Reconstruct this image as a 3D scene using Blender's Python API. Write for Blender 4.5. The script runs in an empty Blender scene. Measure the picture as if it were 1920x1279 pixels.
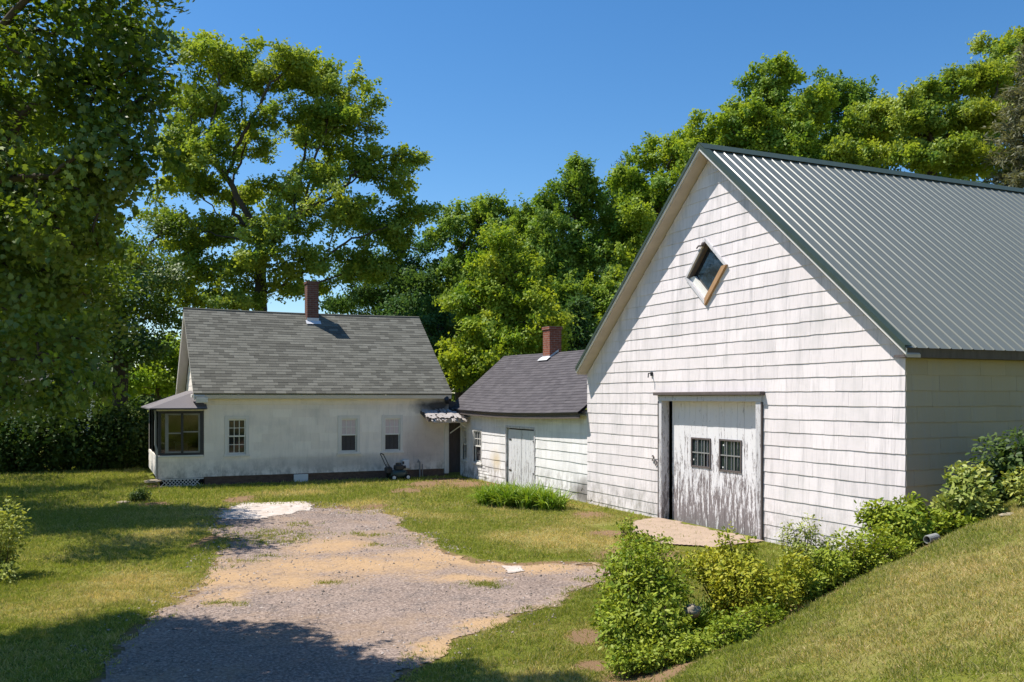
import bpy, math, random
import numpy as np
from mathutils import Vector
rad = math.radians
SC = bpy.context.scene
COL = SC.collection
rng = np.random.default_rng(7)
random.seed(7)

# ------------------------------------------------------------ camera model
F, HY, TH, CZ = 1700.0, 745.0, rad(24.6), 2.75
FW = np.array([math.sin(TH), math.cos(TH), 0.0])
RT = np.array([math.cos(TH), -math.sin(TH), 0.0])

SUN = np.array([-.45, .36, 1.0]); SUN /= np.linalg.norm(SUN)

def at(px, py, fwd):
    """world point seen at photo pixel (px,py) at a distance fwd along the view"""
    return FW * fwd + RT * ((px - 960) / F * fwd) + np.array([0, 0, CZ + (HY - py) / F * fwd])

def on_ground(px, fwd):
    p = at(px, HY, fwd)
    p[2] = float(height(p[0], p[1]))
    return p

# ------------------------------------------------------------ numeric helpers
_tab = np.random.default_rng(3).random((256, 256))

def vnoise(x, y, s=1.0):
    x = np.asarray(x, float) / s + 37.2
    y = np.asarray(y, float) / s + 91.7
    xi = np.floor(x).astype(int); yi = np.floor(y).astype(int)
    fx = x - xi; fy = y - yi
    fx = fx * fx * (3 - 2 * fx); fy = fy * fy * (3 - 2 * fy)
    a = _tab[xi & 255, yi & 255]; b = _tab[(xi + 1) & 255, yi & 255]
    c = _tab[xi & 255, (yi + 1) & 255]; d = _tab[(xi + 1) & 255, (yi + 1) & 255]
    return (a * (1 - fx) + b * fx) * (1 - fy) + (c * (1 - fx) + d * fx) * fy

def fbm(x, y, s=1.0, o=4):
    t = 0; amp = 1; tot = 0
    for i in range(o):
        t = t + amp * vnoise(x + 13.1 * i, y - 7.7 * i, s / 2 ** i); tot += amp; amp *= .55
    return t / tot

def sstep(a, b, x):
    t = np.clip((np.asarray(x, float) - a) / (b - a), 0, 1)
    return t * t * (3 - 2 * t)

def height(x, y):
    x = np.asarray(x, float); y = np.asarray(y, float)
    s = x - 4.6
    d = y - (6.5 + .24 * s)
    toe = np.clip(.25 + .16 * s, 0, 1.75) * sstep(-2.2, .6, s)
    w = 1.1 + 1.1 * toe
    south = toe + np.minimum(np.maximum(-d, 0), 9) * .25 * sstep(-2.5, 2.5, s)
    north = toe * (1 - sstep(0, 1, d / w))
    h = np.where(d < 0, south, north)
    far = np.clip((x - 24) / 40, 0, 1)
    h = np.maximum(h, 2.5 * far * far)
    return h + .03 * (fbm(x, y, 3.0, 2) - .5) * sstep(0, 3, np.abs(d)) * np.where(x < 11, 1, 0.3)

def in_poly(x, y, poly):
    x = np.asarray(x); y = np.asarray(y)
    ins = np.zeros(x.shape, bool)
    n = len(poly)
    for i in range(n):
        x0, y0 = poly[i]; x1, y1 = poly[(i + 1) % n]
        if y0 == y1: continue
        c = ((y0 > y) != (y1 > y)) & (x < (x1 - x0) * (y - y0) / (y1 - y0) + x0)
        ins ^= c
    return ins

def poly_dist(x, y, poly):
    """signed distance (negative inside)"""
    x = np.asarray(x, float); y = np.asarray(y, float)
    best = np.full(x.shape, 1e9)
    n = len(poly)
    for i in range(n):
        ax, ay = poly[i]; bx, by = poly[(i + 1) % n]
        ex, ey = bx - ax, by - ay
        t = np.clip(((x - ax) * ex + (y - ay) * ey) / (ex * ex + ey * ey + 1e-9), 0, 1)
        best = np.minimum(best, np.hypot(x - ax - t * ex, y - ay - t * ey))
    return np.where(in_poly(x, y, poly), -best, best)

# ------------------------------------------------------------ objects
def tag(o, label=None, cat=None, group=None, kind=None):
    if label: o['label'] = label
    if cat: o['category'] = cat
    if group: o['group'] = group
    if kind: o['kind'] = kind
    return o

def empty(name, loc, label, cat, group=None):
    o = bpy.data.objects.new(name, None)
    o.empty_display_size = .3
    o.location = tuple(float(v) for v in loc)
    COL.objects.link(o)
    return tag(o, label, cat, group)

def link(name, me, mat, parent=None):
    o = bpy.data.objects.new(name, me)
    for m in (mat if isinstance(mat, (list, tuple)) else [mat]):
        me.materials.append(m)
    COL.objects.link(o)
    if parent is not None:
        o.parent = parent
        if parent.type == 'EMPTY':
            o.location = -parent.location
    return o

class MB:
    """collects polygons in world space; build() links them as one mesh object"""
    def __init__(s):
        s.v = []; s.f = []; s.r = []; s.m = []
    def poly(s, pts, rnd=.5, mi=0):
        b = len(s.v)
        s.v.extend([tuple(map(float, p)) for p in pts]); s.r.extend([rnd] * len(pts))
        s.f.append(tuple(range(b, b + len(pts)))); s.m.append(mi)
    def grid(s, ring_list, rnd=.5, closed=True, cap=True):
        b = len(s.v); k = len(ring_list[0])
        for r in ring_list:
            s.v.extend([tuple(map(float, p)) for p in r]); s.r.extend([rnd] * k)
        for i in range(len(ring_list) - 1):
            for j in range(k if closed else k - 1):
                j2 = (j + 1) % k
                s.f.append((b + i * k + j, b + i * k + j2, b + (i + 1) * k + j2, b + (i + 1) * k + j)); s.m.append(0)
        if cap and closed:
            s.f.append(tuple(b + j for j in range(k))[::-1]); s.m.append(0)
            e = b + (len(ring_list) - 1) * k
            s.f.append(tuple(e + j for j in range(k))); s.m.append(0)
    def box(s, x0, x1, y0, y1, z0, z1, rnd=.5):
        lo = [(x0, y0, z0), (x1, y0, z0), (x1, y1, z0), (x0, y1, z0)]
        hi = [(x0, y0, z1), (x1, y0, z1), (x1, y1, z1), (x0, y1, z1)]
        s.grid([lo, hi], rnd)
    def bbox(s, x0, x1, y0, y1, z0, z1, c=.01, rnd=.5):
        """box with chamfered edges"""
        c = min(c, (x1 - x0) * .45, (y1 - y0) * .45, (z1 - z0) * .45)
        def ring(z, i):
            a, b_, p, q = x0 + i, x1 - i, y0 + i, y1 - i
            return [(a + c, p, z), (b_ - c, p, z), (b_, p + c, z), (b_, q - c, z), (b_ - c, q, z), (a + c, q, z), (a, q - c, z), (a, p + c, z)]
        s.grid([ring(z0, c), ring(z0 + c, 0), ring(z1 - c, 0), ring(z1, c)], rnd)
    def beam(s, p, q, w, h, up=(0, 0, 1), rnd=.5):
        """rectangular bar from p to q"""
        p = Vector(p); q = Vector(q); d = (q - p).normalized()
        a = d.cross(Vector(up)).normalized(); b = a.cross(d).normalized()
        def ring(o): return [o + a * (w / 2 * sx) + b * (h / 2 * sy) for sx, sy in ((-1, -1), (1, -1), (1, 1), (-1, 1))]
        s.grid([ring(p), ring(q)], rnd)
    def tube(s, pts, radii, k=8, rnd=.5):
        pts = [Vector(p) for p in pts]
        if not isinstance(radii, (list, tuple, np.ndarray)): radii = [radii] * len(pts)
        rings = []; ref = None
        for i, p in enumerate(pts):
            d = (pts[min(i + 1, len(pts) - 1)] - pts[max(i - 1, 0)]).normalized()
            if ref is None:
                ref = d.orthogonal().normalized()
            ref = (ref - d * ref.dot(d))
            if ref.length < 1e-6: ref = d.orthogonal()
            ref.normalize(); b = d.cross(ref)
            rings.append([p + (ref * math.cos(2 * math.pi * j / k) + b * math.sin(2 * math.pi * j / k)) * float(radii[i]) for j in range(k)])
        s.grid(rings, rnd)
    def blob(s, c, r, rnd=.5, seg=14, noise=0.0, seed=0):
        R = np.random.default_rng(seed)
        rings = []
        for i in range(1, seg):
            th = math.pi * i / seg; ring = []
            for j in range(seg):
                ph = 2 * math.pi * j / seg
                n = 1 + noise * (R.random() - .5) * 2
                ring.append((c[0] + r[0] * math.sin(th) * math.cos(ph) * n, c[1] + r[1] * math.sin(th) * math.sin(ph) * n, c[2] + r[2] * math.cos(th) * n))
            rings.append(ring)
        s.grid(rings, rnd)
    def build(s, name, mat, parent=None, smooth=False):
        me = bpy.data.meshes.new(name)
        me.from_pydata(s.v, [], s.f)
        a = me.attributes.new('rnd', 'FLOAT', 'POINT')
        a.data.foreach_set('value', np.array(s.r, dtype=np.float32))
        if any(s.m): me.polygons.foreach_set('material_index', s.m)
        if smooth: me.polygons.foreach_set('use_smooth', [True] * len(s.f))
        me.update()
        return link(name, me, mat, parent)

# ---- 2D polygon clipping (for siding and roof courses)
def clip_half(poly, a, b, c):
    """keep a*u+b*v<=c"""
    out = []
    n = len(poly)
    for i in range(n):
        p = poly[i]; q = poly[(i + 1) % n]
        dp = a * p[0] + b * p[1] - c; dq = a * q[0] + b * q[1] - c
        if dp <= 0: out.append(p)
        if (dp < 0 < dq) or (dq < 0 < dp):
            t = dp / (dp - dq); out.append((p[0] + t * (q[0] - p[0]), p[1] + t * (q[1] - p[1])))
    return out if len(out) >= 3 else None

def halfplanes(poly):
    area = sum(poly[i][0] * poly[(i + 1) % len(poly)][1] - poly[(i + 1) % len(poly)][0] * poly[i][1] for i in range(len(poly)))
    if area < 0: poly = poly[::-1]
    hs = []
    for i in range(len(poly)):
        (x0, y0), (x1, y1) = poly[i], poly[(i + 1) % len(poly)]
        a, b = (y1 - y0), -(x1 - x0)
        hs.append((a, b, a * x0 + b * y0))
    return hs

def clip_in(poly, hs):
    for h in hs:
        if poly is None: return None
        poly = clip_half(poly, *h)
    return poly

def subtract(polys, hole):
    hs = halfplanes(hole); out = []
    for p in polys:
        rest = p
        for a, b, c in hs:
            if rest is None: break
            o = clip_half(rest, -a, -b, -c)
            if o: out.append(o)
            rest = clip_half(rest, a, b, c)
    return out

def courses(mb, mp, outline, holes, v0, expo, proud, width, R, wavy=.006, t0=.003, gap=.0015, jit=.004, sag=0.0):
    """overlapping courses of shingles as real slabs on the surface mp(u,v,off)"""
    us = [p[0] for p in outline]; vs = [p[1] for p in outline]
    hs = halfplanes(outline)
    hh = [(min(p[0] for p in h), max(p[0] for p in h), min(p[1] for p in h), max(p[1] for p in h), h) for h in holes]
    i0 = int(math.floor((min(vs) - v0) / expo)); i1 = int(math.ceil((max(vs) - v0) / expo))
    for i in range(i0, i1 + 1):
        vb = v0 + i * expo
        ph = R.random() * 10
        u = min(us) - width * (R.random() * .3 + (.5 if i % 2 else 0))
        while u < max(us):
            w = width
            n = 5
            dj = (R.random() - .5) * 2 * jit
            ofj = (R.random() - .3) * .003
            wp = R.random() * 6; wk = 5 + 7 * R.random()
            f = lambda uu: vb + dj + wavy * math.sin(uu * wk + wp) * .6 + wavy * .5 * math.sin(uu * 1.3 + ph) + wavy * .25 * math.sin(uu * 31 + wp)
            base = [(u + gap + (w - 2 * gap) * k / n, f(u + w * k / n)) for k in range(n + 1)]
            pl = base + [(u + w - gap, vb + expo), (u + gap, vb + expo)]
            pl = clip_in(pl, hs)
            pcs = [pl] if pl else []
            for (a, b, c, d, h) in hh:
                if a < u + w and b > u and c < vb + expo and d > vb - .02: pcs = subtract(pcs, h)
            rv = R.random()
            for p in pcs:
                off = lambda v: max(t0, t0 + ofj + proud * (1 - (v - vb) / expo))
                fr = [mp(a, b, off(b)) for a, b in p]; bk = [mp(a, b, 0) for a, b in p]
                mb.poly(fr, rv)
                for k in range(len(p)):
                    k2 = (k + 1) % len(p)
                    mb.poly([fr[k], bk[k], bk[k2], fr[k2]], rv)
            u += w

def slab(mb, mp, outline, holes, o0, o1):
    """solid backing wall with holes between offsets o0 (outside) and o1 (inside)"""
    pcs = [list(outline)]
    for h in holes: pcs = subtract(pcs, h)
    for p in pcs:
        a = [mp(u, v, o0) for u, v in p]; b = [mp(u, v, o1) for u, v in p]
        mb.poly(a); mb.poly(b)
    for P in [list(outline)] + list(holes):
        n = len(P)
        for k in range(n):
            (u0, v0), (u1, v1) = P[k], P[(k + 1) % n]
            mb.poly([mp(u0, v0, o0), mp(u1, v1, o0), mp(u1, v1, o1), mp(u0, v0, o1)])

def rect(u0, u1, v0, v1): return [(u0, v0), (u1, v0), (u1, v1), (u0, v1)]

# ------------------------------------------------------------ materials
class NT:
    def __init__(s, name):
        s.m = bpy.data.materials.new(name); s.m.use_nodes = True
        s.t = s.m.node_tree; s.t.nodes.clear()
        s.out = s.n('ShaderNodeOutputMaterial')
    def n(s, typ, **kw):
        nd = s.t.nodes.new(typ)
        for k, v in kw.items(): setattr(nd, k, v)
        return nd
    def l(s, a, b): s.t.links.new(a, b)
    def set(s, nd, **kw):
        for k, v in kw.items(): nd.inputs[k].default_value = v
        return nd
    def noise(s, scale, vec=(1, 1, 1), detail=4, rough=.6, loc=(0, 0, 0)):
        tc = s.n('ShaderNodeTexCoord'); mp = s.n('ShaderNodeMapping')
        mp.inputs['Scale'].default_value = vec; mp.inputs['Location'].default_value = loc
        s.l(tc.outputs['Object'], mp.inputs['Vector'])
        nz = s.n('ShaderNodeTexNoise'); nz.inputs['Scale'].default_value = scale
        nz.inputs['Detail'].default_value = detail; nz.inputs['Roughness'].default_value = rough
        s.l(mp.outputs['Vector'], nz.inputs['Vector'])
        return nz.outputs['Fac']
    def ramp(s, fac, stops):
        r = s.n('ShaderNodeValToRGB'); el = r.color_ramp.elements
        while len(el) < len(stops): el.new(.5)
        for e, (p, c) in zip(el, stops):
            e.position = p
            e.color = (c, c, c, 1) if isinstance(c, (int, float)) else (*c, 1)
        s.l(fac, r.inputs['Fac'])
        return r.outputs['Color']
    def mix(s, fac, a, b, mode='MIX'):
        m = s.n('ShaderNodeMixRGB', blend_type=mode)
        for i, x in ((0, fac), (1, a), (2, b)):
            if isinstance(x, (int, float)): m.inputs[i].default_value = x if i == 0 else (x, x, x, 1)
            elif isinstance(x, tuple): m.inputs[i].default_value = (*x, 1)
            else: s.l(x, m.inputs[i])
        return m.outputs['Color']
    def attr(s, name):
        a = s.n('ShaderNodeAttribute'); a.attribute_name = name
        return a.outputs['Fac']
    def z(s):
        tc = s.n('ShaderNodeTexCoord'); sp = s.n('ShaderNodeSeparateXYZ')
        s.l(tc.outputs['Object'], sp.inputs[0]); return sp.outputs['Z']
    def mapr(s, v, a, b, c=0, d=1):
        m = s.n('ShaderNodeMapRange'); s.l(v, m.inputs[0])
        for i, x in enumerate((a, b, c, d)): m.inputs[i + 1].default_value = x
        return m.outputs[0]
    def math(s, op, a, b):
        m = s.n('ShaderNodeMath', operation=op)
        for i, x in enumerate((a, b)):
            if isinstance(x, (int, float)): m.inputs[i].default_value = x
            else: s.l(x, m.inputs[i])
        return m.outputs[0]
    def bump(s, h, strength=.3, dist=.01):
        b = s.n('ShaderNodeBump'); b.inputs['Strength'].default_value = strength; b.inputs['Distance'].default_value = dist
        s.l(h, b.inputs['Height']); return b.outputs['Normal']
    def pbr(s, col, rough=.8, spec=.3, normal=None, metal=0.0):
        p = s.n('ShaderNodeBsdfPrincipled')
        if isinstance(col, tuple): p.inputs['Base Color'].default_value = (*col, 1)
        else: s.l(col, p.inputs['Base Color'])
        if isinstance(rough, (int, float)): p.inputs['Roughness'].default_value = rough
        else: s.l(rough, p.inputs['Roughness'])
        p.inputs['Specular IOR Level'].default_value = spec
        p.inputs['Metallic'].default_value = metal
        if normal is not None: s.l(normal, p.inputs['Normal'])
        s.l(p.outputs[0], s.out.inputs['Surface'])
        return s.m

def m_siding(name, base, streak=.5, grime=.5, seed=0.0, stain_shade=()):
    t = NT(name)
    c = t.mix(t.attr('rnd'), tuple(x * .93 for x in base), tuple(min(x * 1.04, .9) for x in base))
    st = t.noise(3.0, (2.2, 2.2, .22), 6, .65, (seed, 0, 0))
    c = t.mix(t.math('MULTIPLY', t.ramp(st, [(.5, 0.0), (.75, 1.0)]), streak), c, (.36, .34, .34))
    fine = t.noise(9.0, (3, 3, .25), 3, .6, (seed, 3, 0))
    c = t.mix(t.math('MULTIPLY', t.ramp(fine, [(.52, 0.0), (.72, 1.0)]), streak * .55), c, (.42, .40, .40))
    bl = t.noise(1.3, (1, 1, 1), 5, .6, (0, seed, 4))
    c = t.mix(t.math('MULTIPLY', t.ramp(bl, [(.5, 0.0), (.75, 1.0)]), grime * .45), c, (.45, .44, .42))
    low = t.mapr(t.z(), .1, .9, 1, 0)
    sp = t.noise(5.0, (1, 1, .6), 5, .7, (seed, seed, 0))
    f = t.math('MULTIPLY', low, t.ramp(sp, [(.42, 0.0), (.62, 1.0)]))
    c = t.mix(t.math('MULTIPLY', f, grime), c, (.22, .20, .17))
    for (cx, cy, cz), (rx, ry, rz), col, amt in stain_shade:
        tc = t.n('ShaderNodeTexCoord'); mp = t.n('ShaderNodeMapping')
        mp.inputs['Location'].default_value = (-cx / rx, -cy / ry, -cz / rz); mp.inputs['Scale'].default_value = (1 / rx, 1 / ry, 1 / rz)
        t.l(tc.outputs['Object'], mp.inputs['Vector'])
        ln = t.n('ShaderNodeVectorMath', operation='LENGTH'); t.l(mp.outputs['Vector'], ln.inputs[0])
        m1 = t.mapr(t.math('ADD', ln.outputs['Value'], t.math('MULTIPLY', t.math('SUBTRACT', bl, .5), 1.6)), .35, 1.1, amt, 0)
        c = t.mix(m1, c, col)
    return t.pbr(c, .75, .25)

def m_plain(name, base, rough=.7, spec=.3, var=.25, scale=6, vec=(1, 1, 1), metal=0.0, bump=0.0):
    t = NT(name)
    nz = t.noise(scale, vec, 5, .65)
    c = t.mix(nz, tuple(x * (1 - var) for x in base), tuple(min(1, x * (1 + var)) for x in base))
    return t.pbr(c, rough, spec, t.bump(nz, bump, .02) if bump else None, metal)

def m_peel(name, paint, wood, lo=.35, hi=.7, zr=(0, 2.6), scale=5):
    """peeling white paint over grey weathered boards, barer towards the bottom"""
    t = NT(name)
    n1 = t.noise(scale, (3.0, 3.0, .45), 8, .72)
    n2 = t.noise(scale * 7, (1.5, 1.5, .5), 4, .7, (5, 1, 2))
    s = t.math('ADD', t.math('MULTIPLY', n1, .72), t.math('MULTIPLY', n2, .28))
    k = t.mapr(t.z(), zr[0], zr[1], hi, lo)
    d = t.math('SUBTRACT', k, s)
    f = t.mapr(d, -.03, .03, 0, 1)
    grain = t.noise(14, (4, 4, .3), 4, .6, (3, 3, 3))
    w = t.mix(grain, tuple(x * .55 for x in wood), tuple(x * 1.3 for x in wood))
    p = t.mix(t.noise(2, (1, 1, .5)), tuple(x * .9 for x in paint), paint)
    p = t.mix(t.attr('rnd'), p, tuple(x * .92 for x in paint))
    return t.pbr(t.mix(f, p, w), .8, .2, t.bump(d, .25, .01))

def m_roof(name, a, b, c3, scale=1.0):
    t = NT(name)
    col = t.ramp(t.attr('rnd'), [(0, a), (.22, a), (.42, b), (1, c3)])
    n = t.noise(1.2 * scale, (1, 1, 1), 5, .65)
    col = t.mix(t.math('MULTIPLY', t.ramp(n, [(.4, 0.0), (.7, 1.0)]), .45), col, tuple(x * .7 for x in b))
    g = t.noise(90, (1, 1, 1), 2, .7)
    col = t.mix(.5, col, t.mix(g, tuple(x * .5 for x in b), tuple(min(x * 1.5, 1) for x in b)))
    return t.pbr(col, .9, .15, t.bump(g, .4, .005))

def m_leaf(name, dark, light, trans=.35, gloss=.05, tcol=None):
    t = NT(name)
    dark = (dark[0] * 1.08, dark[1] * .97, dark[2] * 1.5); light = (light[0] * 1.08, light[1] * .97, light[2] * 1.5)
    c = t.mix(t.attr('rnd'), dark, light)
    tc = t.mix(1.0, c, tcol or (1.27, 1.2, .55), 'MULTIPLY')
    d = t.n('ShaderNodeBsdfDiffuse'); t.l(c, d.inputs['Color'])
    tr = t.n('ShaderNodeBsdfTranslucent'); t.l(tc, tr.inputs['Color'])
    m = t.n('ShaderNodeMixShader'); m.inputs[0].default_value = trans
    t.l(d.outputs[0], m.inputs[1]); t.l(tr.outputs[0], m.inputs[2])
    g = t.n('ShaderNodeBsdfGlossy'); g.inputs['Roughness'].default_value = .5
    m2 = t.n('ShaderNodeMixShader'); m2.inputs[0].default_value = gloss
    t.l(m.outputs[0], m2.inputs[1]); t.l(g.outputs[0], m2.inputs[2])
    t.l(m2.outputs[0], t.out.inputs['Surface'])
    return t.m

def m_brick(name, c1, c2, mortar):
    t = NT(name)
    tc = t.n('ShaderNodeTexCoord'); sp = t.n('ShaderNodeSeparateXYZ'); t.l(tc.outputs['Object'], sp.inputs[0])
    add = t.math('ADD', sp.outputs['X'], sp.outputs['Y'])
    cb = t.n('ShaderNodeCombineXYZ'); t.l(add, cb.inputs[0]); t.l(sp.outputs['Z'], cb.inputs[1])
    b = t.n('ShaderNodeTexBrick'); t.l(cb.outputs[0], b.inputs['Vector'])
    b.inputs['Color1'].default_value = (*c1, 1); b.inputs['Color2'].default_value = (*c2, 1); b.inputs['Mortar'].default_value = (*mortar, 1)
    b.inputs['Scale'].default_value = 1.0; b.inputs['Brick Width'].default_value = .21; b.inputs['Row Height'].default_value = .072
    b.inputs['Mortar Size'].default_value = .008
    n = t.noise(9, (1, 1, 1), 5, .7)
    c = t.mix(t.ramp(n, [(.4, 0.0), (.75, .7)]), b.outputs['Color'], tuple(x * .45 for x in c1))
    return t.pbr(c, .9, .15, t.bump(b.outputs['Fac'], -.3, .01))

def m_glass(name, tint=(.02, .025, .03), rough=.04):
    t = NT(name)
    n = t.noise(2.5, (1, 1, 1), 2, .5)
    return t.pbr(tint, rough, .7, t.bump(n, .06, .02))

M = {}
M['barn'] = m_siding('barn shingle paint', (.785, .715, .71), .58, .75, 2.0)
M['barnside'] = m_siding('darker barn side paint', (.43, .375, .30), .5, .9, 6.0)  # side wall gets a darker base tone than the gable
M['ell'] = m_siding('shed shingle paint', (.83, .80, .785), .30, .9, 9.0,
    [((11.63, 26.6, .75), (2, .45, .4), (.62, .47, .22), .55), ((11.63, 21.0, .25), (2, .7, .35), (.16, .14, .13), .8)])
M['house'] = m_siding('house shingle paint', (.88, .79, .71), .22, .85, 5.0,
    [((10.7, 29.7, 2.46), (.95, 2, .34), (.05, .045, .045), .95), ((10.3, 29.7, 1.2), (1.1, 2, 1.0), (.40, .33, .31), .6), ((7.5, 29.7, .6), (3.5, 2, .3), (.36, .34, .33), .5)])  # first patch, above the canopy: stain with some shadow painted in
M['trim'] = m_plain('white trim paint', (.68, .65, .61), .6, .3, .14, 4, (1, 1, .5))
M['cream'] = m_plain('cream trim paint', (.62, .54, .42), .7, .25, .15, 3)
M['soffit'] = m_plain('weathered soffit boards', (.52, .44, .38), .8, .2, .25, 3)
M['sash'] = m_plain('sash paint', (.74, .72, .66), .5, .3, .1, 8)
M['glass'] = m_glass('window glass')
M['glass_old'] = m_glass('old greenish glass', (.022, .034, .033), .10)
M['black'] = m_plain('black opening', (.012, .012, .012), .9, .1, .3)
M['blind'] = m_plain('pale blind', (.62, .52, .52), .8, .1, .12, 14)
M['screen'] = m_plain('insect screen', (.075, .07, .072), .8, .15, .2, 30)
M['roof'] = m_roof('asphalt shingles', (.058, .056, .047), (.150, .144, .120), (.235, .228, .192))
M['ellroof'] = m_roof('dark shingles', (.062, .056, .061), (.090, .082, .087), (.118, .107, .112))
M['porchroof'] = m_roof('porch shingles', (.12, .11, .115), (.17, .155, .16), (.21, .19, .2))
M['brick'] = m_brick('chimney brick', (.30, .095, .055), (.22, .065, .04), (.30, .24, .2))
M['olddbrick'] = m_brick('old dull brick', (.20, .085, .06), (.14, .06, .045), (.2, .17, .15))
M['fieldbrick'] = m_plain('foundation stone and brick', (.125, .085, .068), .95, .1, .75, 7, (1, 1, 2), bump=.6)
M['flash'] = m_plain('flashing', (.62, .62, .64), .45, .5, .1, 5)
M['door'] = m_peel('peeling barn door', (.78, .76, .77), (.22, .19, .19), .385, .575, (-.1, 2.4), 5.5)
M['casing'] = m_peel('peeling casing', (.62, .60, .61), (.22, .195, .195), .42, .52, (-.1, 2.7), 6)
M['elldoor'] = m_peel('worn shed door', (.70, .69, .70), (.34, .31, .31), .40, .50, (0, 1.9), 5)
M['barewood'] = m_plain('bare lumber', (.42, .25, .13), .7, .25, .25, 7, (1, 1, .5))
M['oldwood'] = m_plain('grey weathered wood', (.12, .10, .095), .85, .15, .45, 8, (2, 2, .4))
M['rot'] = m_plain('rotten shingle', (.42, .38, .35), .95, .1, .55, 14, (1, 3, 1), bump=.5)
M['darkmetal'] = m_plain('dark metal', (.03, .03, .033), .5, .4, .3)
M['greenmetal'] = m_plain('dark green edge metal', (.045, .065, .05), .5, .3, .2)
M['mowergreen'] = m_plain('mower green', (.02, .045, .04), .4, .5, .3)
M['tyre'] = m_plain('rubber', (.02, .02, .02), .8, .2, .3)
M['white'] = m_plain('dull white plastic', (.65, .66, .66), .5, .3, .08)
M['stone'] = m_plain('field stone', (.30, .25, .18), .95, .15, .35, 9, bump=.7)
M['bark'] = m_plain('tree bark', (.085, .068, .052), .95, .1, .45, 5, (3, 3, .6), bump=.7)
M['stem'] = m_plain('shrub stem', (.10, .075, .045), .9, .1, .4, 9)
M['pipe'] = m_plain('grey pipe', (.24, .24, .23), .7, .2, .25)
M['concrete'] = m_plain('tan concrete', (.36, .27, .20), .92, .15, .32, 3.5, bump=.35)

def m_metalroof():
    t = NT('ribbed green metal')
    n = t.noise(.7, (1, .5, 1), 5, .6)
    g = t.noise(26, (1, .25, .25), 3, .6)
    c = t.mix(n, (.125, .135, .112), (.175, .182, .153))
    c = t.mix(t.math('MULTIPLY', g, .35), c, (.20, .20, .175))
    return t.pbr(c, .30, .5)
M['metal'] = m_metalroof()

# ------------------------------------------------------------ leaves
SH_DIAMOND = np.array([(0, 0, 0), (.42, .36, .06), (1, 0, -.06), (.42, -.36, .06)], float)
SH_OVAL = np.array([(0, 0, 0), (.25, .2, .04), (.62, .22, .03), (1, 0, -.08), (.62, -.22, .03), (.25, -.2, .04)], float)
SH_MAPLE = np.array([(0, 0, 0), (.02, .26, 0), (.28, .5, .03), (.38, .26, .03), (.62, .38, 0), (.68, .17, .03), (1, 0, -.06),
                     (.68, -.17, .03), (.62, -.38, 0), (.38, -.26, .03), (.28, -.5, .03), (.02, -.26, 0)], float)
SH_NEEDLE = np.array([(0, .05, 0), (1, .0, -.05), (0, -.05, 0)], float)

def unit(a):
    return a / (np.linalg.norm(a, axis=-1, keepdims=True) + 1e-9)

def leaf_mesh(name, pos, nrm, size, shape, mat, parent=None, rnd=None, axis=None, R=rng):
    n = len(pos); k = len(shape)
    nrm = unit(nrm)
    t = axis if axis is not None else R.normal(size=(n, 3)) + np.array([0, 0, -.35])
    t = unit(t - nrm * (t * nrm).sum(1, keepdims=True))
    b = np.cross(nrm, t)
    S = shape[None] * size[:, None, None]
    V = pos[:, None] + S[..., :1] * t[:, None] + S[..., 1:2] * b[:, None] + S[..., 2:3] * nrm[:, None]
    me = bpy.data.meshes.new(name)
    me.vertices.add(n * k); me.loops.add(n * k); me.polygons.add(n)
    me.vertices.foreach_set('co', V.reshape(-1).astype(np.float32))
    me.loops.foreach_set('vertex_index', np.arange(n * k, dtype=np.int32))
    me.polygons.foreach_set('loop_start', np.arange(0, n * k, k, dtype=np.int32))
    if rnd is None: rnd = R.random(n)
    me.attributes.new('rnd', 'FLOAT', 'POINT').data.foreach_set('value', np.repeat(rnd, k).astype(np.float32))
    me.update(calc_edges=True)
    return link(name, me, mat, parent)

def in_lobes(lobes, n, R, shell=.5):
    """points inside a union of ellipsoids, denser towards the skin"""
    w = np.array([(l[1][0] * l[1][1] * l[1][2]) ** .8 for l in lobes]); w /= w.sum()
    idx = R.choice(len(lobes), n, p=w)
    d = unit(R.normal(size=(n, 3)))
    r = R.random(n) ** (shell * .66)
    C = np.array([l[0] for l in lobes])[idx]; S = np.array([l[1] for l in lobes])[idx]
    return C + d * r[:, None] * S, d, idx

def colonize(base, top, lobes, n, R, step=.6, kill=.9, it=70):
    A, _, _ = in_lobes(lobes, n, R, .75)
    base = np.array(base, float); top = np.array(top, float)
    m = max(3, int(np.linalg.norm(top - base) / step))
    ts = np.linspace(0, 1, m)[:, None]
    P = base + (top - base) * ts + R.normal(size=(m, 3)) * np.array([.04, .04, 0]) * np.linalg.norm(top - base) * .15 * (ts * (1 - ts) * 2)
    P = list(P); par = [-1] + list(range(m - 1))
    nodes = np.array(P)
    D = np.linalg.norm(A[:, None] - nodes[None], axis=2)
    near = D.argmin(1); nd = D.min(1)
    for _ in range(it):
        if len(A) < 4: break
        dirs = unit(A - nodes[near])
        acc = np.zeros_like(nodes); cnt = np.zeros(len(nodes))
        lim = nd < max(nd.min() * 2.5, step * 9)
        np.add.at(acc, near[lim], dirs[lim]); np.add.at(cnt, near[lim], 1)
        ids = np.nonzero(cnt)[0]
        if len(ids) == 0: break
        dd = unit(acc[ids]) + R.normal(size=(len(ids), 3)) * .22 + np.array([0, 0, .06])
        new = nodes[ids] + unit(dd) * step
        b = len(nodes)
        nodes = np.vstack([nodes, new]); par.extend(ids.tolist())
        D = np.linalg.norm(A[:, None] - new[None], axis=2)
        mn = D.min(1); mi = D.argmin(1)
        upd = mn < nd
        near = np.where(upd, mi + b, near); nd = np.minimum(nd, mn)
        keep = nd > kill
        A, near, nd = A[keep], near[keep], nd[keep]
        if len(nodes) > 6000: break
    return nodes, np.array(par)

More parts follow.
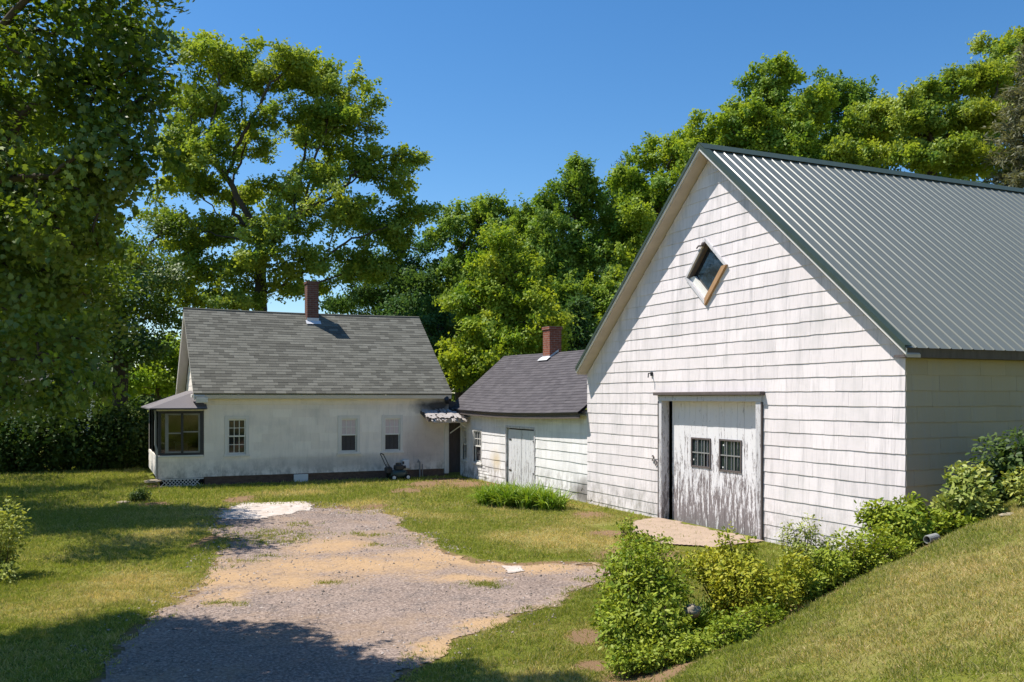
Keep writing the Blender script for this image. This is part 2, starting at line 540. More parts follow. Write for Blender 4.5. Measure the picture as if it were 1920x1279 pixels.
def skeleton_mesh(mb, nodes, par, r_trunk, k=7, rmin=.012, expo=2.2):
    n = len(nodes)
    acc = np.zeros(n); kids = [[] for _ in range(n)]
    for i in range(n - 1, 0, -1):
        if acc[i] == 0: acc[i] = 1
        acc[par[i]] += acc[i]; kids[par[i]].append(i)
    rr = r_trunk * (acc / acc[0]) ** (1 / 1.75) + .004
    rr[0] *= 1.25
    stack = [(0, None)]
    while stack:
        s, p = stack.pop()
        chain = [s] if p is None else [p, s]
        c = s
        while kids[c]:
            ks = sorted(kids[c], key=lambda q: -acc[q])
            for q in ks[1:]: stack.append((q, c))
            c = ks[0]; chain.append(c)
        if rr[s] < rmin: continue
        rad_ = [rr[q] for q in chain]
        if p is not None: rad_[0] = min(rr[p] * .9, rr[s] * 1.2)
        if len(chain) >= 2:
            mb.tube([nodes[q] for q in chain], [max(x, .006) for x in rad_], k if rad_[0] > .06 else 4)
    return rr

def L(px, py, fwd, r, ry=None, rz=None):
    c = at(px, py, fwd)
    return (c, np.array([r, ry or r, rz or r * .9]))

def tree(name, label, cat, trunk_px, fwd, top_py, lobes, n_leaf, leaf, mat, r_trunk=.3, seed=1, shape=SH_DIAMOND, natt=500,
         step=.6, spread=.38, group=None, updir=.55, rmin=.012, bark=None, extra=.25, tufts=11, up_spray=.5):
    R = np.random.default_rng(seed)
    sub = []
    for c, r in lobes:
        sub.append((c, r * .52))
        for _k in range(tufts):
            d = unit(R.normal(size=3)); d[2] = d[2] * .9 + .1
            q = (.18 + .26 * R.random())
            sub.append((c + d * r * (.5 + .62 * R.random()), r * q * np.array([1, 1, .8])))
    lobes = sub
    base = on_ground(trunk_px, fwd); base[2] -= .1
    top = at(trunk_px, top_py, fwd)
    root = empty(name, base, label, cat, group)
    nodes, par = colonize(base, top, lobes, natt, R, step * .8, step * 1.0)
    mb = MB(); rr = skeleton_mesh(mb, nodes, par, r_trunk, rmin=rmin)
    mb.build('trunk', bark or M['bark'], root, smooth=True)
    tips = np.nonzero((rr < max(.035, r_trunk * .13)) | (np.bincount(par[1:], minlength=len(nodes)) == 0))[0]
    nchild = np.bincount(par[1:], minlength=len(nodes))
    w = np.where(nchild[tips] == 0, 3.0, 1.0); w /= w.sum()
    n1 = int(n_leaf * (1 - extra))
    q = R.choice(tips, n1, p=w)
    P1 = nodes[q] + R.normal(size=(n1, 3)) * spread * np.array([1, 1, .7])
    # feathery sprays that run out past the crown's skin
    n2 = n_leaf - n1; k = 45; nc = max(1, n2 // k)
    cc, cd, ci = in_lobes(lobes, nc, R, .25)
    sd = unit(cd * .8 + np.array([0, 0, up_spray]) + R.normal(size=cd.shape) * .35)
    ln = spread * (1.6 + 2.4 * R.random(nc))
    tt = R.random((nc, k, 1)) * 1.25 - .45
    P2 = cc[:, None] + sd[:, None] * tt * ln[:, None, None] + R.normal(size=(nc, k, 3)) * spread * (.5 - .22 * tt)
    P2 = P2.reshape(-1, 3)
    P = np.vstack([P1, P2]); n = len(P)
    cen = np.mean([l[0] for l in lobes], 0)
    out = unit(P - cen)
    cn = R.normal(size=(len(nodes), 3)); cn2 = R.normal(size=(nc, 3))
    C = np.vstack([cn[q], np.repeat(cn2, k, 0)])
    N = out * .3 + SUN * .35 + np.array([0, 0, updir * .5]) + C * .62 + R.normal(size=(n, 3)) * .45
    clump = fbm(P[:, 0] + P[:, 2] * .7, P[:, 1] + P[:, 2] * .6, 1.6, 2)
    rnd = np.clip(.5 + (clump - .5) * 1.1 + C[:, 0] * .16 + R.normal(size=n) * .16, 0, 1)
    sz = leaf * (.7 + .6 * R.random(n))
    leaf_mesh('crown', P, N, sz, shape, mat, root, rnd, R=R)
    return root

def conifer(name, label, px, fwd, top_py, base_py, width, n_leaf, mat, seed):
    R = np.random.default_rng(seed)
    base = on_ground(px, fwd); top = at(px, top_py, fwd); bz = at(px, base_py, fwd)[2]
    root = empty(name, base, label, 'tree')
    mb = MB(); mb.tube([base, base + (top - base) * .5, top], [.22, .13, .02], 7)
    pos = []; ax = []
    H = top[2] - bz
    nb = 150
    for i in range(nb):
        t = (i + R.random()) / nb
        z = bz + H * t
        l = width * (1 - t) ** .8 * (.7 + .5 * R.random()) + .15
        a = R.random() * 6.283
        d = np.array([math.cos(a), math.sin(a), .12 - .3 * (1 - t)])
        p0 = np.array([base[0], base[1], z]); p1 = p0 + d * l
        if l > .4: mb.tube([p0, (p0 + p1) / 2 + np.array([0, 0, .05]), p1], [.03, .02, .008], 4)
        m = int(n_leaf / nb * (.4 + 1.2 * (1 - t)))
        s = R.random(m) ** .7
        q = p0 + d * l * s[:, None] + R.normal(size=(m, 3)) * np.array([.16, .16, .1])
        pos.append(q); ax.append(np.tile(d, (m, 1)) + R.normal(size=(m, 3)) * .6)
    mb.build('trunk', M['bark'], root)
    P = np.vstack(pos); A = np.vstack(ax)
    leaf_mesh('crown', P, R.normal(size=P.shape) + np.array([0, 0, .6]), .26 * (.6 + .7 * R.random(len(P))), SH_DIAMOND * np.array([1, .35, 1]), mat, root, None, A, R)
    return root

def bush(name, label, lobes, n_leaf, leaf, mat, seed, shape=SH_OVAL, stems=40, cat='shrub', group=None, base=None, updir=.6, spread=.05, shell=.45, lean=.3, stem_r=.007):
    R = np.random.default_rng(seed)
    if base is None:
        b = np.mean([l[0] for l in lobes], 0)
    else: b = np.array(base, float)
    b = b.copy(); b[2] = float(height(b[0], b[1]))
    root = empty(name, b, label, cat, group)
    tips, dirs, idx = in_lobes(lobes, stems, R, .35)
    mb = MB(); pos = []; ax = []
    per = int(n_leaf * .7 / stems)
    for i in range(stems):
        tip = tips[i]
        foot = b + (tip - b) * np.array([lean, lean, 0]) + R.normal(size=3) * np.array([.05, .05, 0])
        foot[2] = float(height(foot[0], foot[1])) - .02
        if tip[2] < foot[2] + .08: tip[2] = foot[2] + .08 + .1 * R.random()
        ln = np.linalg.norm(tip - foot)
        mid = foot * .45 + tip * .55 + np.array([0, 0, .12 * ln]) + R.normal(size=3) * .06 * ln
        ts = np.linspace(0, 1, 6)[:, None]
        cv = (1 - ts) ** 2 * foot + 2 * ts * (1 - ts) * mid + ts ** 2 * tip
        mb.tube(cv, [stem_r * (1 - .8 * t) + .001 for t in np.linspace(0, 1, 6)], 4)
        s = 1 - R.random(per) ** 1.5 * .85
        s = s[:, None]
        q = (1 - s) ** 2 * foot + 2 * s * (1 - s) * mid + s ** 2 * tip
        d = unit(2 * (1 - s) * (mid - foot) + 2 * s * (tip - mid))
        pos.append(q + R.normal(size=(per, 3)) * spread); ax.append(d * .5 + R.normal(size=(per, 3)) * .8)
    n2 = max(8, int(n_leaf * .3))
    p2, d2, _ = in_lobes(lobes, n2, R, shell)
    gz = height(p2[:, 0], p2[:, 1]); p2[:, 2] = np.maximum(p2[:, 2], gz + .02 + .05 * R.random(n2))
    pos.append(p2); ax.append(d2 + R.normal(size=(n2, 3)) * .6)
    mb.build('stem', M['stem'], root)
    P = np.vstack(pos); A = np.vstack(ax); n = len(P)
    gz = height(P[:, 0], P[:, 1]); P[:, 2] = np.maximum(P[:, 2], gz + .015)
    cen = np.mean([l[0] for l in lobes], 0)
    C = np.vstack([np.repeat(R.normal(size=(stems, 3)), per, 0), R.normal(size=(n2, 3))])
    N = unit(P - cen) * .3 + SUN * .4 + np.array([0, -.1, updir * .7]) + C * .4 + R.normal(size=(n, 3)) * .45
    rnd = np.clip(fbm(P[:, 0] + P[:, 2], P[:, 1] - P[:, 2], .35, 2) * .8 + R.normal(size=n) * .22 + .1, 0, 1)
    leaf_mesh('foliage', P, N, leaf * (.6 + .7 * R.random(n)), shape, mat, root, rnd, A, R)
    return root

def strap_clump(name, label, centers, n, ln, mat, seed, width=.018):
    R = np.random.default_rng(seed)
    c0 = np.mean([c[0] for c in centers], 0)
    root = empty(name, c0, label, 'plant')
    mb = MB()
    for i in range(n):
        c, r = centers[R.integers(len(centers))]
        a = R.random() * 6.283; rr = r * math.sqrt(R.random())
        x = c[0] + math.cos(a) * rr; y = c[1] + math.sin(a) * rr * .7
        p = np.array([x, y, float(height(x, y)) - .01])
        b = R.random() * 6.283; d = np.array([math.cos(b), math.sin(b), 0]); sd = np.array([-d[1], d[0], 0])
        l = ln * (.6 + .6 * R.random()); arch = .35 + .75 * R.random()
        w = width * (.7 + .6 * R.random())
        pts = []
        for t in (0, .3, .6, .85, 1.0):
            ang = 1.5 - arch * 1.6 * t
            pts.append((t, w * (1 - t ** 2.2) + .0015))
        q = p.copy(); rows = []; pt = 0
        for t, ww in pts:
            ang = 1.45 - arch * 1.9 * (t ** 1.2)
            q = q + (d * math.cos(ang) + np.array([0, 0, math.sin(ang)])) * l * (t - pt); pt = t
            rows.append((q - sd * ww, q + np.array([0, 0, -ww * .4]), q + sd * ww))
        mb.grid(rows, R.random(), closed=False)
    mb.build('foliage', mat, root)
    return root
# ------------------------------------------------------------ world, sun, camera
def setup():
    w = bpy.data.worlds.new('World'); SC.world = w; w.use_nodes = True
    nt = w.node_tree; bg = nt.nodes['Background']
    sky = nt.nodes.new('ShaderNodeTexSky'); sky.sky_type = 'NISHITA'; sky.sun_disc = False
    el = math.asin(SUN[2]); az = math.atan2(SUN[0], SUN[1])
    sky.sun_elevation = el; sky.sun_rotation = az
    sky.altitude = 300; sky.air_density = 1.0; sky.dust_density = .25; sky.ozone_density = 3.0
    hs = nt.nodes.new('ShaderNodeHueSaturation'); hs.inputs['Saturation'].default_value = 1.28
    nt.links.new(sky.outputs[0], hs.inputs['Color']); nt.links.new(hs.outputs[0], bg.inputs['Color'])
    bg.inputs['Strength'].default_value = .098
    l = bpy.data.lights.new('sun', 'SUN'); l.energy = 4.6; l.angle = rad(.53); l.color = (1, .955, .88)
    o = bpy.data.objects.new('sun', l); COL.objects.link(o)
    o.rotation_euler = Vector(SUN).to_track_quat('Z', 'Y').to_euler()
    o.location = (-20, 10, 40)
    cam = bpy.data.cameras.new('camera'); c = bpy.data.objects.new('camera', cam); COL.objects.link(c)
    c.location = (0, 0, CZ); c.rotation_euler = (rad(90), 0, -TH)
    cam.sensor_width = 36; cam.lens = F / 1920 * 36; cam.shift_y = (HY - 639.5) / 1920
    cam.clip_start = .05; cam.clip_end = 3000
    SC.camera = c
    vs = SC.view_settings; vs.view_transform = 'Standard'; vs.look = 'None'; vs.exposure = EXPO; vs.gamma = 1
    cy = SC.cycles
    cy.max_bounces = 7; cy.diffuse_bounces = 4; cy.glossy_bounces = 3; cy.transmission_bounces = 4; cy.transparent_max_bounces = 8
EXPO = 0.68
setup()

# ------------------------------------------------------------ ground
def G(px, py):
    f = CZ * F / (py - HY)
    return at(px, py, f)[:2]

DRIVE = [(-3.2, 2.0), (-.8, 8.0), (-.15, 9.7), (.27, 11.56), (.96, 12.91), (1.48, 14.67), (2.2, 17.4), (2.35, 20.0), (2.5, 22.2), (3.5, 24.0),
         (5.0, 23.7), (5.25, 22.2), (5.6, 21.2), (6.3, 21.5), (6.2, 19.8), (5.95, 18.5), (5.75, 16.8), (5.7, 15.6), (6.0, 14.2), (6.6, 13.4),
         (7.55, 12.9), (7.35, 12.2), (6.65, 11.46), (5.6, 10.75), (4.69, 10.24), (3.92, 9.8), (3.22, 9.25), (2.71, 8.39), (2.3, 6), (2.2, 2)]
def blobs(x, y, lst):
    v = np.zeros(np.shape(x))
    for px, py, rx, ry in lst:
        c = G(px, py)
        u = (x - c[0]) * RT[0] + (y - c[1]) * RT[1]; w = (x - c[0]) * FW[0] + (y - c[1]) * FW[1]
        v = np.maximum(v, np.exp(-((u / rx) ** 2 + (w / ry) ** 2)))
    return v
SAND = [(560, 1062, 1.1, 1.0), (690, 1060, 1.8, 1.1), (820, 1046, 1.5, 1.0), (450, 1085, .7, .8), (900, 1055, .9, .5), (620, 1025, 1.0, 1.2), (430, 1118, .35, .6), (545, 1090, .8, .8),
        (860, 1085, .8, .4), (1000, 1068, .9, .5), (850, 1215, .5, .4), (940, 1170, .6, .3)]
DIRT = [(1080, 1075, 1.2, .7), (1010, 1062, .9, .4), (1190, 1040, 1.0, .9), (1140, 1000, .5, .6), (880, 908, 1.1, 1.4), (800, 908, .7, 1.6), (760, 920, .6, 1.0), (840, 900, 1.0, 1.0),
        (1110, 965, .6, .9), (1060, 1060, .8, .5), (395, 1010, .25, 1.2), (640, 955, .5, .9), (700, 950, .5, .9), (300, 912, .7, .6), (290, 945, .5, .5),
        (1100, 1195, .25, .4), (1105, 1250, .25, .25), (450, 936, .6, 1.0)]
DRYB = [(320, 1125, .5, 1.0), (215, 1120, .8, .7), (240, 1090, 1.0, 1.0), (60, 1150, 1.2, .7), (780, 960, 1.2, 2.0), (1000, 1000, 1.4, 1.4), (700, 945, 1.0, 1.0), (330, 1000, .8, 2), (1080, 1020, 1.0, 1.0), (560, 925, 1.0, .8)]

def ground_masks(x, y):
    n = fbm(x, y, .9, 4)
    dp = poly_dist(x, y, DRIVE)
    dirt = blobs(x, y, DIRT) * (.55 + .9 * n)
    dirt = np.maximum(dirt, np.clip(1 - np.maximum(dp + (n - .5) * .7, 0) / .22, 0, 1) * .6)
    # bare strip under the shrubs on the bank
    s = x - 4.6; d = y - (6.5 + .24 * s)
    w = 1.1 + 1.1 * np.clip(.25 + .16 * s, 0, 1.75)
    bank = sstep(.2, .5, d + (n - .5) * .5) * (1 - sstep(w * .8, w * 1.2, d)) * sstep(-.8, .3, s) * (x < 11.7)
    dirt = np.clip(np.maximum(dirt, bank * .95), 0, 1)
    dry = np.clip(blobs(x, y, DRYB) * .65 + (fbm(x + 50, y, 1.7, 4) - .42) * 1.6 + sstep(-.3, .6, -d) * sstep(-1.5, 1, s) * .42, 0, 1)
    shade = sstep(3.0, -1.0, x) * sstep(16, 22, y)
    dry = dry * (1 - .6 * shade)
    return dirt, dry, dp

def make_ground():
    xs = np.concatenate([[-400, -200, -100, -60, -40, -28, -20], np.arange(-14, 16.01, .15), [17, 18.5, 20, 23, 27, 32, 38, 45, 55, 70, 100, 160, 260, 400]])
    ys = np.concatenate([[-120, -60, -30, -15, -6, -2, 0, 1], np.arange(2, 36.01, .15), [38, 41, 45, 50, 56, 64, 75, 90, 120, 180, 280, 500]])
    X, Y = np.meshgrid(xs, ys)
    Z = height(X, Y)
    nx, ny = len(xs), len(ys)
    V = np.stack([X, Y, Z], -1).reshape(-1, 3)
    i = np.arange(nx * ny).reshape(ny, nx)
    Q = np.stack([i[:-1, :-1], i[:-1, 1:], i[1:, 1:], i[1:, :-1]], -1).reshape(-1, 4)
    me = bpy.data.meshes.new('ground')
    me.from_pydata(V.tolist(), [], Q.tolist())
    dirt, dry, _ = ground_masks(V[:, 0], V[:, 1])
    for nm, a in (('dirt', dirt), ('dry', dry)):
        me.attributes.new(nm, 'FLOAT', 'POINT').data.foreach_set('value', a.astype(np.float32))
    me.polygons.foreach_set('use_smooth', [True] * len(Q)); me.update()
    t = NT('lawn soil')
    n1 = t.noise(7, (1, 1, 1), 6, .7); n2 = t.noise(1.6, (1, 1, 1), 4, .6); n3 = t.noise(55, (1, 1, 1), 3, .7)
    green = t.mix(n1, (.120, .145, .018), (.235, .240, .038))
    dryc = t.mix(n1, (.25, .215, .065), (.38, .33, .12))
    d2 = t.mapr(t.math('ADD', t.attr('dry'), t.math('MULTIPLY', t.math('SUBTRACT', n1, .5), .9)), .3, .75)
    g = t.mix(d2, green, dryc)
    soil = t.mix(n2, (.21, .125, .07), (.36, .235, .13))
    soil = t.mix(t.ramp(n3, [(.45, 0.0), (.7, .5)]), soil, (.12, .08, .05))
    f = t.mapr(t.math('ADD', t.attr('dirt'), t.math('MULTIPLY', t.math('SUBTRACT', n1, .5), .8)), .35, .62)
    c = t.mix(f, g, soil)
    c = t.mix(.45, c, t.mix(n3, .25, 1.0), 'MULTIPLY')
    c = t.mix(t.math('SUBTRACT', 1.0, f), c, (.96, .97, .95), 'MULTIPLY')
    m = t.pbr(c, .95, .1, t.bump(n3, .7, .03))
    o = link('ground', me, m); tag(o, kind='structure')
make_ground()

def sheet(name, poly, step, lift, mat, attrs, edge=.3, es=.5, rough=.002):
    xs = np.arange(min(p[0] for p in poly) - .6, max(p[0] for p in poly) + .6, step)
    ys = np.arange(min(p[1] for p in poly) - .6, max(p[1] for p in poly) + .6, step)
    X, Y = np.meshgrid(xs, ys)
    d = poly_dist(X, Y, poly) + (fbm(X, Y, es, 4) - .5) * edge * 2
    nx = len(xs); ny = len(ys)
    idx = np.arange(nx * ny).reshape(ny, nx)
    ins = d < 0
    cell = ins[:-1, :-1] & ins[:-1, 1:] & ins[1:, 1:] & ins[1:, :-1]
    Q = np.stack([idx[:-1, :-1], idx[:-1, 1:], idx[1:, 1:], idx[1:, :-1]], -1)[cell]
    used = np.unique(Q); rem = -np.ones(nx * ny, int); rem[used] = np.arange(len(used))
    x = X.reshape(-1)[used]; y = Y.reshape(-1)[used]
    z = height(x, y) + lift + rough * (np.random.default_rng(5).random(len(x)) - .5)
    me = bpy.data.meshes.new(name)
    me.from_pydata(np.stack([x, y, z], -1).tolist(), [], rem[Q].tolist())
    for nm, fn in attrs.items():
        me.attributes.new(nm, 'FLOAT', 'POINT').data.foreach_set('value', np.asarray(fn(x, y), dtype=np.float32))
    me.polygons.foreach_set('use_smooth', [True] * len(me.polygons)); me.update()
    return link(name, me, mat)

def make_drive():
    t = NT('old broken asphalt')
    n1 = t.noise(2.2, (1, 1, 1), 6, .65); n2 = t.noise(26, (1, 1, 1), 3, .8); n3 = t.noise(.7, (1, 1, 1), 4, .6)
    c = t.mix(t.ramp(n3, [(.3, 0.0), (.7, 1.0)]), (.180, .133, .107), (.275, .205, .163))
    c = t.mix(t.math('MULTIPLY', t.ramp(n1, [(.48, 0.0), (.68, 1.0)]), .75), c, (.115, .098, .092))
    c = t.mix(t.ramp(n2, [(.48, .0), (.66, .85)]), c, (.43, .335, .28))
    c = t.mix(t.ramp(n2, [(.34, .85), (.47, 0.0)]), c, (.10, .08, .075))
    tc = t.n('ShaderNodeTexCoord'); vo = t.n('ShaderNodeTexVoronoi', feature='DISTANCE_TO_EDGE'); vo.inputs['Scale'].default_value = 2.6
    wn = t.n('ShaderNodeTexNoise'); wn.inputs['Scale'].default_value = 2.5; wn.inputs['Detail'].default_value = 5
    t.l(tc.outputs['Object'], wn.inputs['Vector'])
    wv = t.mix(.3, tc.outputs['Object'], wn.outputs['Color']); t.l(wv, vo.inputs['Vector'])
    cr = t.ramp(vo.outputs['Distance'], [(0.0, 1.0), (.03, 0.0)])
    c = t.mix(t.math('MULTIPLY', cr, t.ramp(n1, [(.5, 0.0), (.64, .7)])), c, (.085, .07, .06))
    n5 = t.noise(.55, (1, 1, 1), 5, .7, (4, 9, 0))
    c = t.mix(t.math('MULTIPLY', t.ramp(n5, [(.5, 0.0), (.62, 1.0)]), .55), c, t.mix(n2, (.20, .13, .08), (.40, .285, .19)))
    sand = t.mix(n2, (.36, .225, .115), (.50, .335, .18))
    n4 = t.noise(9, (1, 1, 1), 6, .75)
    f = t.mapr(t.math('ADD', t.attr('sand'), t.math('ADD', t.math('MULTIPLY', t.math('SUBTRACT', n1, .5), 1.5), t.math('MULTIPLY', t.math('SUBTRACT', n4, .5), 1.3))), .30, 1.0)
    c = t.mix(t.math('MULTIPLY', f, .85), c, sand)
    h = t.math('ADD', n2, t.math('MULTIPLY', cr, -.8))
    m = t.pbr(c, .92, .18, t.bump(h, .6, .02))
    o = sheet('driveway', DRIVE, .04, .008, m, {'sand': lambda x, y: np.clip(blobs(x, y, SAND) * 1.0 + sstep(-.6, 0, poly_dist(x, y, DRIVE)) * .42, 0, 1)}, .62, .9, .012)
    tag(o, kind='structure')
    t = NT('pale worn concrete')
    n1 = t.noise(3.2, (1, 1, 1), 6, .7); n2 = t.noise(30, (1, 1, 1), 3, .7)
    c = t.mix(t.ramp(n1, [(.35, 0.0), (.68, 1.0)]), (.60, .54, .49), (.42, .33, .26)); c = t.mix(t.ramp(n2, [(.3, .4), (.6, 0.0)]), c, (.3, .26, .23))
    pm = t.pbr(c, .9, .2, t.bump(n2, .4, .01))
    pad = [tuple(G(*p)) for p in ((405, 962), (450, 945), (520, 941), (582, 941), (578, 958), (530, 968), (470, 975), (415, 975))]
    o = sheet('concrete_pad', pad, .05, .017, pm, {}, .34, .45); tag(o, kind='structure')
    pad2 = [tuple(G(*p)) for p in ((940, 1062), (975, 1062), (985, 1072), (950, 1077))]
    o = sheet('concrete_patch', pad2, .03, .018, pm, {}, .05, .2); tag(o, kind='structure')
    ap = [(11.58, 13.6), (11.58, 17.3), (10.7, 17.1), (9.9, 15.7), (9.6, 14.2), (10.2, 13.4)]
    o = sheet('concrete_apron', ap, .06, .03, M['concrete'], {}, .16, .5); tag(o, kind='structure')
make_drive()

def make_gravel():
    R = np.random.default_rng(17)
    n = 42000
    f = np.sqrt(R.random(n)) * 21 + 4.5; r = (R.random(n) * 2 - 1) * .5
    p = FW[:2] * f[:, None] + RT[:2] * (r * f)[:, None]
    d = poly_dist(p[:, 0], p[:, 1], DRIVE)
    k = (d < .45) & (R.random(n) < np.where(d < -1.0, .35, .9) * (fbm(p[:, 0], p[:, 1], .7, 3) > .42))
    p = p[k]; n = len(p)
    sz = (.005 + .013 * R.random(n) ** 2.5) * (1 + .04 * f[k])
    octa = np.array([(1, 0, 0), (0, 1, 0), (-1, 0, 0), (0, -1, 0), (0, 0, .7)], float)
    jit = octa[None] * (.6 + .8 * R.random((n, 5, 1))) ; a = R.random(n) * 6.28
    ca, sa = np.cos(a)[:, None], np.sin(a)[:, None]
    V = np.stack([jit[..., 0] * ca - jit[..., 1] * sa, jit[..., 0] * sa + jit[..., 1] * ca, jit[..., 2]], -1) * sz[:, None, None]
    V = V + np.column_stack([p, height(p[:, 0], p[:, 1]) + .009])[:, None]
    base = (np.arange(n) * 5)[:, None, None]
    tri = (base + np.array([[0, 1, 4], [1, 2, 4], [2, 3, 4], [3, 0, 4]])[None]).reshape(-1, 3)
    me = bpy.data.meshes.new('gravel'); me.from_pydata(V.reshape(-1, 3).tolist(), [], tri.tolist())
    me.attributes.new('rnd', 'FLOAT', 'POINT').data.foreach_set('value', np.repeat(R.random(n), 5).astype(np.float32)); me.update()
    t = NT('loose gravel'); m = t.pbr(t.ramp(t.attr('rnd'), [(0, (.10, .085, .075)), (.5, (.30, .235, .2)), (1, (.5, .42, .36))]), .9, .2)
    tag(link('gravel', me, m), 'loose stones and crumbs of asphalt scattered over the worn driveway', 'gravel', kind='stuff')
make_gravel()

M['blade'] = m_leaf('grass blade', (.225, .30, .032), (.66, .58, .20), .4, .01, (1.2, 1.15, .6))
def make_grass():
    R = np.random.default_rng(11)
    Ps = []; Sz = []
    for f0, f1, dens, sz in ((4.2, 9, 11000, .046), (9, 14, 6000, .052), (14, 22, 2000, .066), (22, 38, 650, .10)):
        n = int(dens * .5 * 1.64 * (f1 * f1 - f0 * f0))
        f = np.sqrt(R.random(n) * (f1 * f1 - f0 * f0) + f0 * f0); r = (R.random(n) * 2 - 1) * .82
        p = FW[:2] * f[:, None] + RT[:2] * (r * f)[:, None]
        dirt, dry, dp = ground_masks(p[:, 0], p[:, 1])
        keep = (R.random(n) > np.clip((dirt - .25) * 1.7, 0, .96)) | (dp < -.4)
        tuft = blobs(p[:, 0], p[:, 1], [(490, 1006, .75, .7), (525, 1014, .5, .4), (905, 1098, .25, .2), (700, 1005, .3, .2), (660, 1002, .2, .15), (445, 1055, .3, .15), (510, 1045, .25, .12), (620, 1095, .2, .1), (720, 1025, .3, .15), (560, 985, .3, .2), (420, 1135, .25, .12)])
        dpn = dp + (fbm(p[:, 0], p[:, 1], .5, 4) - .5) * .6
        keep &= (dpn > -.05) | (R.random(n) < .7 * (dpn > -.3) * (fbm(p[:, 0], p[:, 1], .25, 2) > .52)) | (R.random(n) < np.clip(tuft * 1.6, 0, 1) * (fbm(p[:, 0], p[:, 1], .2, 2) > .40))
        x, y = p[:, 0], p[:, 1]
        keep &= ~((x > 11.5) & (y > 10.3)) & ~((y > 29.6) & (x > 1.6)) & ~((x > 9.6) & (y > 13.4) & (y < 17.2) & (R.random(n) > .1))
        p = p[keep]; dry = dry[keep]
        cl = fbm(p[:, 0] * 1.0, p[:, 1], .16, 2)
        k2 = R.random(len(p)) < np.clip(.6 + (cl - .4) * 2.6, .4, 1)
        p = p[k2]; dry = dry[k2]; cl = cl[k2]
        Ps.append(np.column_stack([p, height(p[:, 0], p[:, 1]) - .004, dry])); Sz.append(sz * (.5 + 1.0 * R.random(len(p))) * (.8 + .5 * (cl - .4)))
    A = np.vstack(Ps); S = np.concatenate(Sz); n = len(A)
    N = R.normal(size=(n, 3)) * np.array([1, 1, .25])
    ax = np.array([0, 0, .75]) + R.normal(size=(n, 3)) * np.array([.9, .9, .12])
    rnd = np.clip(A[:, 3] * .8 + R.normal(size=n) * .3, 0, 1)
    o = leaf_mesh('grass', A[:, :3], N, S, np.array([(0, .11, 0), (1, 0, 0), (0, -.11, 0)], float), M['blade'], None, rnd, ax, R)
    tag(o, 'short mown grass with dry yellow patches over the yard and bank', 'grass', kind='stuff')
    print('grass', n)
make_grass()

# ------------------------------------------------------------ windows
def window(root, name, mp, u0, u1, v0, v1, cw, R, top='glass', bot='glass', mb_off=0.022, lab=None, cas='trim', muntin='sash', botm='sash'):
    mb = MB()
    def bar(a0, a1, b0, b1, o0, o1):
        lo = [mp(a0, b0, o0), mp(a1, b0, o0), mp(a1, b1, o0), mp(a0, b1, o0)]
        hi = [mp(a0, b0, o1), mp(a1, b0, o1), mp(a1, b1, o1), mp(a0, b1, o1)]
        return lo, hi
    A = (u0 - cw, u0, v0 - .02, v1 + cw)
    o = mb_off
    mb.grid(list(bar(u0 - cw, u0, v0 - .03, v1 + cw * 1.1, -.08, o)))
    mb.grid(list(bar(u1, u1 + cw, v0 - .03, v1 + cw * 1.1, -.08, o)))
    mb.grid(list(bar(u0, u1, v1, v1 + cw * 1.1, -.08, o)))
    mb.grid(list(bar(u0 - cw - .03, u1 + cw + .03, v0 - .085, v0 - .03, -.08, o + .03)))
    mb.grid(list(bar(u0, u1, v0 - .03, v0, -.08, o - .006)))
    w = mb.build(name, M[cas], root)
    if lab: w['label'] = lab
    vm = (v0 + v1) / 2 + .01
    sb = MB(); s = .042
    def sash(b0, b1, d):
        sb.grid(list(bar(u0, u0 + s, b0, b1, d - .03, d))); sb.grid(list(bar(u1 - s, u1, b0, b1, d - .03, d)))
        sb.grid(list(bar(u0 + s, u1 - s, b0, b0 + s, d - .03, d))); sb.grid(list(bar(u0 + s, u1 - s, b1 - s, b1, d - .03, d)))
    sash(vm - .02, v1, -.012); sash(v0, vm + .02, -.045)
    sb.build('sash', M['sash'], w)
    for nm, mt, b0, b1, d, pm in (('muntin', muntin, vm + s - .02, v1 - s, -.02, top), ('muntin', botm, v0 + s, vm - s + .02, -.052, bot)):
        mu = MB()
        for k in (1, 2):
            uu = u0 + s + (u1 - u0 - 2 * s) * k / 3
            mu.grid(list(bar(uu - .009, uu + .009, b0, b1, d - .014, d)))
        vv = (b0 + b1) / 2
        mu.grid(list(bar(u0 + s, u1 - s, vv - .009, vv + .009, d - .0125, d + .0015)))
        mu.build(nm, M[mt], w)
        p = MB(); p.grid(list(bar(u0 + s * .5, u1 - s * .5, b0 - .01, b1 + .01, d - .026, d - .018)))
        p.build('pane', M[pm], w)
    return w

